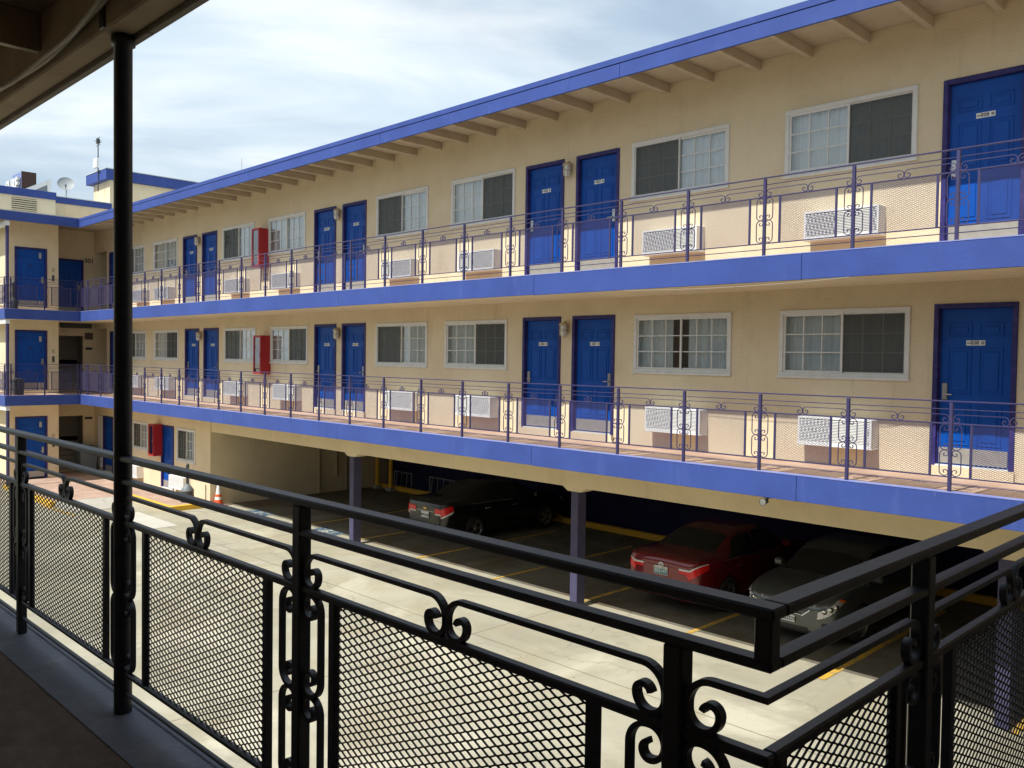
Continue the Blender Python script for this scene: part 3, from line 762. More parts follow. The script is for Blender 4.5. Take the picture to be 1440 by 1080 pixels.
for i in range(40):
    x = -6.6 + i*.12; t = i/39
    z = 1.345 + .028*math.sin(x*3.1) + (.10 if x > -3.55 else 0)*min(1, max(0, (x+3.55)/.4)) - (.06*max(0, (-5.0-x)))
    pts.append((x, YN-.105 - .012*math.sin(x*5), z))
mb = MB(); mb.tube(pts, .014, 8); mb.tube([(p[0], p[1]-.022, p[2]-.016+.012*math.sin(p[0]*7)) for p in pts], .010, 8)
tag(build('cable', mb, M['cable']), 'pale cables running along the inner face of the overhead eave beam', 'cable')

# ------------------------------------------------------------------ unseen block added behind the camera to darken the middle floor window reflections
nb = tag(empty('added_reflection_block', (-12, -20, G)), 'low tan block added behind the camera to darken middle floor window reflections', 'building')
mb = MB(); holes_wall(mb, -45, 35, 0, 8.4, 0, [], .1); mb.box(-45, 35, .01, 7, 0, 8.39)
mb.v = [(p[0], -p[1], p[2]) for p in mb.v]; build('wall', mb, M['nearceil'], nb)
mb = MB(); mb.bbox(-45.2, 35.2, -7.2, .15, 8.401, 8.8, .02); build('roof', mb, M['roofgrey'], nb)
for i in range(12):  # panes dressing the added block
    mb = MB(); mb.box(-42+i*6.4, -40+i*6.4, .004, .03, 4.6, 6.0); build('window', mb, M['carglass'], nb)

M['freshpatch'] = concrete_mat('fresh_concrete', (.56,.54,.47), (.50,.48,.41), (.48,.45,.37), [])
# ------------------------------------------------------------------ ground
mb = MB(); mb.add([(-400,-300,G),(300,-300,G),(300,400,G),(-400,400,G)], [(0,1,2,3)])
structure(build('ground', mb, M['concrete']))
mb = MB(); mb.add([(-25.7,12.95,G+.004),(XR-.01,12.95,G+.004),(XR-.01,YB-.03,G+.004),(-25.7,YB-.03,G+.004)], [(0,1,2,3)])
structure(build('shade_dark_carport_floor', mb, M['carfloor']))  # stained sheet with shade in its colour, starting at the walkway's shadow line
mb = MB()
mb.box(-28.5, -25.62, 11.06, YW-.002, G-.1, F1); mb.box(-45, -28.501, 8.72, YW-.002, G-.1, F1); mb.box(-45, -35.7, YW, 12.4, G-.1, F1)
structure(build('pavement', mb, M['tile']))
mb = MB(); mb.bbox(-28.5, -25.45, 10.90, 11.058, G-.1, F1+.003, .012); mb.bbox(-25.618, -25.46, 11.059, YW-.01, G-.1, F1+.003, .012)
mb.bbox(-33.5, -28.5, 8.56, 8.718, G-.1, F1+.003, .012)
structure(build('kerb', mb, M['yellow']))
mb = MB(); mb.add([(-28.499,8.7,F1-.002),(-27.2,8.9,G+.006),(-27.2,10.5,G+.006),(-28.499,10.89,F1-.002)], [(0,1,2,3)])
mb.add([(-28.499,8.7,F1-.002),(-28.499,8.7,G),(-27.2,8.9,G+.005)], [(0,1,2)]); mb.add([(-28.499,10.89,F1-.002),(-28.499,10.89,G),(-27.2,10.5,G+.005)], [(2,1,0)])
structure(build('pavement_ramp', mb, M['kerbstone']))
mb = MB(); mb.add([(-26.1,9.15,G+.005),(-23.3,9.15,G+.005),(-23.3,10.25,G+.005),(-26.1,10.25,G+.005)], [(0,1,2,3)])
structure(build('concrete_patch', mb, M['freshpatch']))
mb = MB(); mb.bbox(-25.7, XR, 18.62, 18.78, G, G+.16, .015); mb.v = mb.v
structure(build('carport_kerb', mb, M['yellow']))
mb = MB()
for x in (-21.1, -18.5, -15.9, -13.3, -10.9, -8.37, -5.77, -3.2, -.6):
    mb.add([(x-.05, 12.36, G+.008), (x+.05, 12.36, G+.008), (x+.05, 17.6, G+.008), (x-.05, 17.6, G+.008)], [(0,1,2,3)])
mb.add([(-26.6, 8.70, G+.008), (-29, 8.5, G+.008), (-29, 8.4, G+.008), (-26.6, 8.6, G+.008)], [(3,2,1,0)])
mb.add([(-24.2, 12.36, G+.008), (-21.2, 12.36, G+.008), (-21.2, 12.46, G+.008), (-24.2, 12.46, G+.008)], [(0,1,2,3)])
structure(build('parking_line', mb, M['yellowline']))
def wheelchair(cx, cy):
    mb = MB(); h = G+.009
    mb.add([(cx-.55,cy-.5,h),(cx+.55,cy-.5,h),(cx+.55,cy+.5,h),(cx-.55,cy+.5,h)], [(0,1,2,3)], 0)
    def flat(pts, w):
        for (a, b), (c, d) in zip(pts, pts[1:]):
            t = Vector((c-a, d-b)).normalized()*w/2; n = Vector((-t.y, t.x))
            mb.add([(cx+a-n.x,cy+b-n.y,h+.003),(cx+c-n.x,cy+d-n.y,h+.003),(cx+c+n.x,cy+d+n.y,h+.003),(cx+a+n.x,cy+b+n.y,h+.003)], [(0,1,2,3)], 1)
    flat([(-.05+.2*math.cos(R(a)), -.12+.2*math.sin(R(a))) for a in range(100, 371, 15)], .05)
    flat([(-.05,.22),(-.03,-.05),(.16,-.05),(.26,-.3)], .07); flat([(-.05,.10),(.12,.10)], .05)
    mb.add([(cx-.06+.06*math.cos(R(a)), cy+.32+.06*math.sin(R(a)), h+.003) for a in range(0,360,30)], [tuple(range(12))], 1)
    return mb
mb = wheelchair(-19.9, 12.7); m2 = wheelchair(-23.6, 12.6); b = len(mb.v)
mb.v += m2.v; mb.f += [tuple(i+b for i in f) for f in m2.f]; mb.m += m2.m; mb.smooth += m2.smooth
structure(build('parking_marking', mb, [M['bluepaint'], M['whitepaint']]))
# ------------------------------------------------------------------ wall air conditioners
AW, AH, AD = 1.10, .40, .24
def make_ac():
    t = empty('air_conditioner')
    mb = MB(); mb.bbox(0, AW, -AD+.03, .02, 0, AH, .008); mb.bbox(.0, AW, -AD-.005, -AD+.029, 0, .03, .004); mb.bbox(0, AW, -AD-.005, -AD+.029, AH-.03, AH, .004)
    mb.bbox(0, .03, -AD-.004, -AD+.029, .03, AH-.03, .004); mb.bbox(AW-.03, AW, -AD-.004, -AD+.029, .03, AH-.03, .004)
    mb.bbox(-.012, AW+.012, -AD-.012, .0, -.022, -.001, .004)
    build('casing', mb, M['acwhite'], t)
    mb = MB(); n = 15
    for i in range(n):
        z = .034 + (AH-.068)*i/n; s = (AH-.068)/n
        mb.add([(.03,-AD+.028,z+s*.95),(AW-.03,-AD+.028,z+s*.95),(AW-.03,-AD,z+s*.35),(.03,-AD,z+s*.35),(AW-.03,-AD,z),(.03,-AD,z)], [(0,3,2,1),(3,5,4,2)], 0)
    mb.box(.03, AW-.03, -AD+.0285, -AD+.0295, .03, AH-.03, 1)
    build('grille', mb, [M['acwhite'], M['louvre']], t)
    return t
ac0 = None
AC3 = [(-6.08, 'under the rightmost window of the top floor'), (-9.03, 'under the second top floor window counted from the right'), (-13.83, 'under the third top floor window counted from the right'), (-16.52, 'under the fourth top floor window counted from the right'), (-21.6, 'under the fifth top floor window counted from the right'), (-24.36, 'under the sixth top floor window counted from the right'), (-29.43, 'under the seventh top floor window counted from the right'), (-31.5, 'under the leftmost window of the top floor')]
AC2 = [(-6.1, 'under the rightmost window of the middle floor'), (-8.9, 'under the second middle floor window counted from the right'), (-13.88, 'under the third middle floor window counted from the right'), (-16.42, 'under the fourth middle floor window counted from the right'), (-21.48, 'under the fifth middle floor window counted from the right'), (-24.42, 'under the sixth middle floor window counted from the right'), (-29.36, 'under the seventh middle floor window counted from the right'), (-31.9, 'under the leftmost window of the middle floor')]
AC1 = [(-28.22,'on the ground floor between the blue door and the standing ashtray'), (-32.0,'on the ground floor left of the blue door')]
for lst, z in ((AC3, 1.81), (AC2, -1.20), (AC1, -4.41)):
    for x, w in lst:
        if ac0 is None: a = ac0 = make_ac()
        else: a = copy_tree(ac0)
        a.location = (x, YW, z)
        tag(a, 'white wall air conditioner ' + w, 'air conditioner', 'white air conditioners under the windows')
# ------------------------------------------------------------------ jar lamps between the doors
def make_lamp():
    t = empty('wall_lamp')
    mb = MB(); mb.bbox(-.055, .055, -.02, 0, .06, .25, .006); mb.tube([(0,-.01,.24),(0,-.06,.28),(0,-.10,.25)], .016, 8)
    mb.lathe([(.0,.26),(.055,.255),(.085,.225),(.085,.20),(.0,.20)], 18, (0,-.10,0))
    build('bracket', mb, M['beige'], t)
    mb = MB(); mb.lathe([(.062,.20),(.068,.12),(.066,.03),(.045,.0),(.0,-.006)], 18, (0,-.10,0)); build('glass_jar', mb, M['jar'], t)
    mb = MB()
    for k in range(6):
        a = R(60*k+20); mb.tube([(.074*math.cos(a), -.10+.074*math.sin(a), .20), (.074*math.cos(a), -.10+.074*math.sin(a), .03), (.03*math.cos(a), -.10+.03*math.sin(a), -.02)], .005, 5)
    mb.lathe([(.079,.10),(.079,.115),(.070,.115),(.070,.10),(.079,.10)], 18, (0,-.10,0)); build('guard', mb, M['beige'], t)
    return t
M['jar'] = mat('frosted_jar_glass', (.62,.63,.58), .18, 0, .6)
l0 = None
for x, z, w in ((-10.90, 3.43, 'on the top floor in the nearest pair of blue doors'), (-18.62, 3.43, 'on the top floor in the middle pair of blue doors'), (-26.48, 3.43, 'on the top floor in the farthest pair of blue doors'),
                (-10.93, .43, 'on the middle floor in the nearest pair of blue doors'), (-18.60, .43, 'on the middle floor in the middle pair of blue doors'), (-26.35, .43, 'on the middle floor in the farthest pair of blue doors')):
    if l0 is None: a = l0 = make_lamp()
    else: a = copy_tree(l0)
    a.location = (x, YW, z); tag(a, 'jar shaped wall lamp ' + w, 'wall lamp', 'jar lamps between the doors')
# ------------------------------------------------------------------ red fire cabinets
def make_cab(h=1.08, w=.43, d=.28):
    t = empty('fire_cabinet')
    mb = MB(); b = .02
    mb.bbox(0, w, -b, 0, 0, h, .004); mb.bbox(0, b, -d, -b, 0, h, .004); mb.bbox(w-b, w, -d, -b, 0, h, .004); mb.box(b, w-b, -d, -b, 0, b); mb.box(b, w-b, -d, -b, h-b, h)
    mb.box(b, w-b, -b-.002, -b, b, h-b, 1)
    build('case', mb, [M['red'], M['acwhite']], t)
    mb = MB(); f = .06
    mb.bbox(0, f, -d-.03, -d-.001, 0, h, .004); mb.bbox(w-f, w, -d-.03, -d-.001, 0, h, .004); mb.bbox(f, w-f, -d-.03, -d-.001, 0, f, .004); mb.bbox(f, w-f, -d-.03, -d-.001, h-f, h, .004)
    fr = build('cabinet_door', mb, M['red'], t)
    mb = MB(); mb.add([(f,-d-.012,f),(w-f,-d-.012,f),(w-f,-d-.012,h-f),(f,-d-.012,h-f)], [(0,1,2,3)]); build('pane', mb, M['glass'], fr)
    mb = MB(); mb.bbox(w-f+.012, w-f+.03, -d-.05, -d-.03, h*.46, h*.54, .003); build('latch', mb, M['steel'], fr)
    return t
def make_ext():
    t = empty('fire_extinguisher')
    mb = MB(); mb.lathe([(.0,0),(.07,0),(.075,.015),(.075,.40),(.06,.45),(.025,.475),(.025,.50)], 18); build('cylinder', mb, [M['extred']], t)
    mb = MB(); mb.lathe([(.0758,.16),(.0758,.30)], 18); build('label', mb, M['plate'], t)
    mb = MB(); mb.bbox(-.02,.02,-.03,.03,.50,.54,.004); mb.tube([(0,-.01,.54),(0,-.10,.57)], .010, 6); mb.tube([(.03,0,.52),(.09,0,.47),(.10,0,.30),(.095,0,.12)], .012, 7); build('valve', mb, M['trimblack'], t)
    return t
c0 = e0 = None
for x, z, w in ((-22.58, 2.46, 'top'), (-22.46, -.54, 'middle'), (-29.74, -3.50, 'ground')):
    if c0 is None: a = c0 = make_cab(); e = e0 = make_ext()
    else: a = copy_tree(c0); e = copy_tree(e0)
    a.location = (x, YW, z); e.location = (x+.21, YW-.15, z+.022)
    tag(a, 'red glass-fronted fire cabinet hanging on the %s floor wall' % w, 'fire cabinet', 'red fire cabinets')
    tag(e, 'fire extinguisher inside the red cabinet on the %s floor' % w, 'fire extinguisher', 'fire extinguishers in the cabinets')

# ------------------------------------------------------------------ small things on the ground
t = tag(empty('traffic_cone', (-26.35+.35, 12.62, G)), 'orange traffic cone with white bands by the carport side wall', 'cone')
t.location = (-25.55, 12.52, G)
mb = MB(); mb.bbox(-.18, .18, -.18, .18, 0, .03, .01); mb.lathe([(.14,.03),(.112,.20)], 24); mb.lathe([(.098,.29),(.085,.37)], 24); build('body', mb, M['orange'], t)
mb = MB(); mb.lathe([(.112,.20),(.098,.29)], 24); mb.lathe([(.085,.37),(.048,.60)], 24); mb.lathe([(.048,.60),(.030,.72),(.0,.72)], 24); build('reflective_band', mb, M['conewhite'], t)
t = tag(empty('ash_bin', (-26.05, 11.75, F1)), 'dark standing ashtray with a tall thin neck on the pavement', 'ash bin')
mb = MB(); mb.lathe([(0,0),(.20,0),(.205,.03),(.19,.34)], 24); build('bucket', mb, M['darkgrey'], t)
mb = MB(); mb.lathe([(.20,.34),(.20,.37),(.10,.50),(.045,.56)], 24); build('lid', mb, M['greyplastic'], t)
mb = MB(); mb.lathe([(.045,.56),(.04,1.05),(.05,1.06),(.05,1.16),(.02,1.19),(0,1.19)], 18); build('neck', mb, M['darkgrey'], t)
def bin_(name, loc, s, label, m, lid=True):
    t = tag(empty(name, loc), label, 'bin')
    mb = MB(); a, b, h = .26*s, .31*s, .9*s
    v = [(x*a, y*a, 0) for x, y in ((-1,-1),(1,-1),(1,1),(-1,1))] + [(x*b, y*b, h) for x, y in ((-1,-1),(1,-1),(1,1),(-1,1))]
    mb.add(v, [(3,2,1,0),(0,1,5,4),(1,2,6,5),(2,3,7,6),(3,0,4,7)]); build('body', mb, M[m], t)
    mb = MB(); mb.bbox(-b-.02, b+.02, -b-.02, b+.02, h+.001, h+.05, .01)
    if lid: mb.bbox(-b*.7, b*.7, -b*.7, b*.7, h+.051, h+.10, .02)
    build('rim', mb, M[m], t)
bin_('waste_bin', (-35.2, 11.85, F1), 1.05, 'grey waste bin on the pavement beside the ground floor stair opening', 'greyplastic', False)
bin_('waste_bin', (-33.3, 8.98, F2), .52, 'black waste bin on the middle walkway in front of the lift', 'darkgrey')
t = tag(empty('ash_bin', (-33.3, 8.85, F3)), 'slim black standing ashtray on the top walkway in front of the lift', 'ash bin')
mb = MB(); mb.lathe([(0,0),(.13,0),(.13,.03),(.12,.30),(.05,.38)], 20); build('bucket', mb, M['darkgrey'], t)
mb = MB(); mb.lathe([(.05,.38),(.045,.85),(.06,.87),(.055,.95),(0,.96)], 16); build('neck', mb, M['darkgrey'], t)
for i, (x, w) in enumerate(((-25.35, 'next to the carport side wall'), (-24.55, 'standing apart from the carport side wall'))):
    t = tag(empty('yellow_post', (x, 18.45, G)), 'tall yellow post at the back of the carport ' + w, 'post', 'yellow posts at the back of the carport')
    mb = MB(); mb.lathe([(.075,0),(.075,2.85)], 16); build('shaft', mb, M['yellow'], t)
    mb = MB(); mb.bbox(-.14,.14,-.14,.14,0,.12,.02); build('foot', mb, M['kerbstone'], t)
M['dullrack'] = mat('worn_white_rack_paint', (.30,.30,.31), .6)
def rack(x, y, n, label):
    t = tag(empty('bicycle_rack', (x, y, G)), label, 'rack', 'white tubular racks in the carport')
    mb = MB(); mb.tube([(-.1,0,.62),(.30*n,0,.62)], .022, 8); mb.tube([(-.1,0,0),(-.1,0,.62)], .022, 8); mb.tube([(.3*n,0,0),(.3*n,0,.62)], .022, 8); build('frame', mb, M['dullrack'], t)
    for i in range(n):
        mb = MB(); mb.tube([(.05+i*.3,0,.62),(.05+i*.3,-.06,.05)], .016, 7); build('bar', mb, M['dullrack'], t)
rack(-22.9, 18.95, 5, 'white tubular rack at the back of the carport left of the black sedan')
rack(-24.9, 18.95, 3, 'white tubular rack at the back of the carport behind the yellow posts')
t = tag(empty('floodlight', (-5.91, 10.9, -1.86)), 'small dark floodlight under the middle walkway edge', 'floodlight')
mb = MB(); mb.bbox(-.05,.05,-.03,.10,-.02,0,.004); mb.tube([(0,-.0,-.02),(0,-.05,-.05)], .014, 6); build('bracket', mb, M['trimblack'], t)
mb = MB(); mb.lathe([(0,-.0),(.03,-.005),(.045,-.08),(.05,-.12)], 14, (0,-.03,-.06), 'y'); build('housing', mb, M['trimblack'], t)
mb = MB(); mb.lathe([(0,-.115),(.046,-.118)], 14, (0,-.03,-.06), 'y'); build('lens', mb, M['alu'], t)
pts = [(-8.4,10.80,1.088)] + [(-8.4+3.6*i/24, 10.79, 1.088-.045*math.sin(math.pi*i/24)**.8) for i in range(1, 24)] + [(-4.8,10.80,1.09)]
mb = MB(); mb.tube(pts, .005, 6); tag(build('cable', mb, M['cable']), 'thin pale cable sagging along the lower edge of the top walkway', 'cable')

# ------------------------------------------------------------------ things on the roofs
t = tag(empty('satellite_dish', (-38.0, 12.02, 6.0)), 'grey satellite dish on the roof left of the penthouse', 'satellite dish')
mb = MB(); prof = [(0,0),(.12,.012),(.22,.042),(.31,.085),(.315,.09)]; sub = MB(); sub.lathe(prof, 26); 
rot = Matrix.Rotation(R(-42), 4, 'Z') @ Matrix.Rotation(R(35), 4, 'X') @ Matrix.Rotation(R(62), 4, 'X')
rot = Matrix.Translation((0,0,.80)) @ Matrix.Rotation(R(72), 4, 'Z') @ Matrix.Rotation(R(64), 4, 'X')
mb.add([(rot @ Vector(p))[:] for p in sub.v], sub.f, 0, True); build('reflector', mb, M['dish'], t)
mb = MB(); mb.tube([(0,0,0),(0,.02,.55),(.03,.05,.70)], .025, 8); mb.bbox(-.2,.2,-.2,.2,-.24,.01,.01); build('mast', mb, M['alu'], t)
mb = MB(); a = rot @ Vector((0,-.28,.08)); b = rot @ Vector((0,-.24,.30)); mb.tube([a[:], b[:]], .012, 6); mb.lathe([(0,-.05),(.03,-.05),(.03,.05),(0,.05)], 8, b[:]); build('feed_arm', mb, M['darkgrey'], t)
t = tag(empty('rooftop_sign', (-46.0, 12.5, 6.2)), 'blue and brown box sign with white letters SURF on the roof', 'sign')
mb = MB(); mb.bbox(-1.2,.3,.0,.62,.9,2.33,.01,0); mb.box(.301,.33,-.01,.63,.9,2.34,1); mb.tube([(-.9,.3,-1.45),(-.9,.3,.9)], .06, 8, 1); mb.tube([(.1,.3,-1.45),(.1,.3,.9)], .06, 8, 1)
build('box', mb, [M['signblue'], M['woodbrown']], t)
mb = MB(); mb.text('SURF', .85, Matrix.Translation((-.75,-.10,1.72)) @ Matrix.Rotation(R(90),4,'X'), 0, .06, .025); build('lettering', mb, M['plate'], t)
t = tag(empty('roof_hood', (-38.0, 10.80, 4.78)), 'white slanted hood with a grey opening on the roof beside the sign', 'roof hood')
mb = MB(); y0, y1 = 10.6-10.95-.1, .55
v = [(-.4,y0,1.55),(-.4,y1,2.12),(-.4,y1,1.0),(-.4,y0,1.0),(.4,y0,1.55),(.4,y1,2.12),(.4,y1,1.0),(.4,y0,1.0)]
mb.add(v, [(0,1,2,3),(7,6,5,4),(0,4,5,1),(1,5,6,2),(3,7,4,0)]); mb.box(-.4,.4,y0,y1,0,1.0); build('cowl', mb, M['acwhite'], t)
mb = MB(); mb.add([(.402,y0+.35,1.55),(.402,y1-.14,1.85),(.402,y1-.14,1.1),(.402,y0+.35,1.1)], [(3,2,1,0)]); build('opening', mb, M['greyplastic'], t)
t = tag(empty('antenna', (-36.75, 12.84, 6.5)), 'tall roof antenna with a white box at the penthouse corner', 'antenna')
mb = MB(); mb.tube([(0,0,0),(0,0,2.15)], .022, 8); mb.box(-.03,.03,0,.06,.3,.34); mb.box(-.03,.03,0,.06,.75,.79); build('mast', mb, M['darkgrey'], t)
mb = MB(); mb.bbox(-.18,.18,-.14,-.03,.92,1.30,.02); build('box', mb, M['acwhite'], t)
mb = MB()
for z in (1.85, 1.95, 2.05, 2.14): mb.tube([(-.22,0,z),(.22,0,z)], .012, 6)
mb.tube([(0,-.15,2.0),(0,.15,2.0)], .012, 6); mb.bbox(-.06,.06,-.06,.06,1.92,2.1,.01); build('aerial', mb, M['darkgrey'], t)
mb = MB(); mb.tube([(0,0,0),(0,0,1.75)], [.02,.008], 6)
o = build('antenna', mb, M['alu']); o.location = (-26.98, 14, 4.78); tag(o, 'thin bare whip antenna standing on the long motel roof', 'antenna')
# ------------------------------------------------------------------ sedans: one lofted body, panes and lamps cut as patches of its own surface
#        y      w     zb    zbelt ztop  wr
SED = [(-2.255, .40, .50, .74, .80, .30), (-2.25, .62, .38, .86, .93, .50), (-2.22, .74, .31, .93, 1.02, .60), (-2.12, .81, .26, .97, 1.075, .66), (-1.90, .855, .22, .985, 1.10, .68),
       (-1.55, .875, .19, .985, 1.125, .66), (-1.20, .885, .18, .975, 1.265, .61), (-.80, .89, .18, .97, 1.40, .575), (-.35, .89, .18, .96, 1.455, .575), (.20, .89, .18, .95, 1.45, .585),
       (.60, .89, .18, .94, 1.355, .60), (1.00, .888, .18, .925, 1.16, .63), (1.30, .885, .18, .905, 1.015, .68), (1.60, .88, .19, .88, .975, .70), (1.90, .865, .20, .84, .935, .68),
       (2.12, .82, .21, .785, .87, .64), (2.24, .735, .23, .725, .79, .56), (2.30, .58, .27, .655, .705, .44), (2.32, .36, .36, .57, .60, .26)]
SA = np.array(SED)
def pchip(x, xp, yp):
    h = np.diff(xp); d = np.diff(yp)/h; m = np.zeros_like(yp)
    for i in range(1, len(xp)-1):
        if d[i-1]*d[i] > 0:
            w1, w2 = 2*h[i]+h[i-1], h[i]+2*h[i-1]; m[i] = (w1+w2)/(w1/d[i-1]+w2/d[i])
    m[0] = d[0]; m[-1] = d[-1]
    i = min(max(int(np.searchsorted(xp, x))-1, 0), len(xp)-2); t = (x-xp[i])/h[i]
    return (2*t**3-3*t**2+1)*yp[i] + (t**3-2*t**2+t)*h[i]*m[i] + (-2*t**3+3*t**2)*yp[i+1] + (t**3-t**2)*h[i]*m[i+1]
NU = len(SED)-1
US = np.arange(len(SED), dtype=float)
def station(u):
    return [pchip(u, US, SA[:, k]) for k in range(6)]
def y2u(y): return float(np.interp(y, SA[:, 0], US))
def surf(u, v, side=1):
    y, w, zb, zl, zt, wr = station(u)
    cab = max(0.0, min(1.0, (zt-zl-.10)/.12))
    P = [(0, zb), (.80*w, zb), (.955*w, zb+.07), (w, zb+.30*(zl-zb)+.06), (.995*w, zb+.70*(zl-zb)), (.955*w, zl-.005),
         (wr+.02 + (1-cab)*.06, zt-.055*cab-.02), (.55*wr, zt-.006), (0, zt)]
    i = min(int(v), 7); t = v-i
    p0 = P[max(i-1, 0)] if i > 0 else (-P[1][0], P[1][1]); p1 = P[i]; p2 = P[i+1]; p3 = P[i+2] if i+2 <= 8 else (-P[7][0], P[7][1])
    k = .42
    if i == 5 and cab > .3: k = .18
    q = []
    for a in (0, 1):
        m1 = (p2[a]-p0[a])*k; m2 = (p3[a]-p1[a])*k
        if i == 5: m1 *= .3; m2 *= .4
        if i == 4: m2 *= .3
        q.append((2*t**3-3*t**2+1)*p1[a] + (t**3-2*t**2+t)*m1 + (-2*t**3+3*t**2)*p2[a] + (t**3-t**2)*m2)
    return Vector((side*max(q[0], 0) if v not in (0, 8) else 0, y, q[1]))
def normal(u, v, side):
    e = .02
    a = surf(min(u+e, NU), v, side)-surf(max(u-e, 0), v, side); b = surf(u, min(v+e, 7.999), side)-surf(u, max(v-e, .001), side)
    n = a.cross(b)*side
    return n.normalized() if n.length > 1e-9 else Vector((0,0,1))
def patch(mb, quad, off, side=1, nu=10, nv=6, mi=0):
    """quad: four (u,v) corners in order"""
    (a, b, c, d) = [Vector(q) for q in quad]; vs = []
    for j in range(nv+1):
        for i in range(nu+1):
            s, t = i/nu, j/nv
            p = a*(1-s)*(1-t)+b*s*(1-t)+c*s*t+d*(1-s)*t
            vs.append((surf(p.x, p.y, side) + normal(p.x, p.y, side)*off)[:])
    mb.add(vs, [(j*(nu+1)+i, j*(nu+1)+i+1, (j+1)*(nu+1)+i+1, (j+1)*(nu+1)+i) for j in range(nv) for i in range(nu)], mi, True)
WHEELS = [(.80, -1.30), (-.80, -1.30), (.80, 1.36), (-.80, 1.36)]
def body_mesh(paint):
    mb = MB(); us = []
    for i in range(NU): us += [i + k/5 for k in range(5)]
    us.append(NU); vsn = [i/4 for i in range(33)]
    n = len(vsn)*2-2
    for u in us:
        ring = [surf(u, v, 1)[:] for v in vsn] + [surf(u, v, -1)[:] for v in vsn[-2:0:-1]]
        mb.v += ring
    for i in range(len(us)-1):
        for k in range(n):
            mb.f.append((i*n+k, i*n+(k+1) % n, (i+1)*n+(k+1) % n, (i+1)*n+k)); mb.m.append(0); mb.smooth.append(True)
    mb.f.append(tuple(range(n))[::-1]); mb.m.append(0); mb.smooth.append(False)
    mb.f.append(tuple((len(us)-1)*n+k for k in range(n))); mb.m.append(0); mb.smooth.append(False)
    me = mb.mesh('body', M[paint])
    o = bpy.data.objects.new('body', me); COL.objects.link(o)
    cm = MB()
    for x, y in WHEELS:
        s = 1 if x > 0 else -1
        cm.lathe([(0, s*.52), (.365, s*.52), (.365, s*1.1), (0, s*1.1)], 36, (0, y, .325), 'x', 0, False)
    bm = bmesh.new(); cme = cm.mesh('cut', M['trimblack']); bm.from_mesh(cme); bmesh.ops.remove_doubles(bm, verts=bm.verts, dist=1e-5); bmesh.ops.recalc_face_normals(bm, faces=bm.faces); bm.to_mesh(cme); bm.free()
    bm = bmesh.new(); bm.from_mesh(me); bmesh.ops.recalc_face_normals(bm, faces=bm.faces); bm.to_mesh(me); bm.free()
    co = bpy.data.objects.new('cut', cme); COL.objects.link(co)
    md = o.modifiers.new('arches', 'BOOLEAN'); md.object = co; md.operation = 'DIFFERENCE'; md.solver = 'EXACT'
    res = bpy.data.meshes.new_from_object(o.evaluated_get(bpy.context.evaluated_depsgraph_get()))
    bpy.data.objects.remove(o); bpy.data.objects.remove(co)
    res.name = 'body'
    return res
WM = {}
def wheel(parent, x, y):
    s = 1 if x > 0 else -1
    if 'tyre' not in WM:
        mb = MB(); mb.lathe([(.215,-.10),(.30,-.105),(.325,-.08),(.33,0),(.325,.08),(.30,.105),(.215,.10)], 36, (0,0,0), 'x'); WM['tyre'] = mb.mesh('tyre', M['rubber'])
        mb = MB(); mb.lathe([(.218,-.098),(.222,.09),(.205,.098),(.195,.07)], 36, (0,0,0), 'x', 0); mb.lathe([(.0,.02),(.20,.02)], 30, (0,0,0), 'x', 1, False)
        for k in range(5):
            a = R(72*k)
            for da in (-.11, .11):
                c, d = math.cos(a+da), math.sin(a+da); c2, d2 = math.cos(a+da*.6), math.sin(a+da*.6)
                e = .022
                mb.add([(.085, .03*c2-e*d2, .03*d2+e*c2), (.085, .205*c-e*d, .205*d+e*c), (.085, .205*c+e*d, .205*d-e*c), (.085, .03*c2+e*d2, .03*d2-e*c2),
                        (.05, .03*c2-e*d2, .03*d2+e*c2), (.05, .205*c-e*d, .205*d+e*c), (.05, .205*c+e*d, .205*d-e*c), (.05, .03*c2+e*d2, .03*d2-e*c2)],
                       [(0,1,2,3),(0,4,5,1),(2,6,7,3)], 0)
        mb.lathe([(.055,.05),(.05,.092),(.0,.095)], 18, (0,0,0), 'x', 0)
        WM['rim'] = mb.mesh('rim', [M['rim'], M['trimblack']])
    t = link('wheel', WM['tyre'], parent, (x, y, .33)); r = link('rim', WM['rim'], t)
    if s < 0: r.rotation_euler = (0, 0, math.pi)
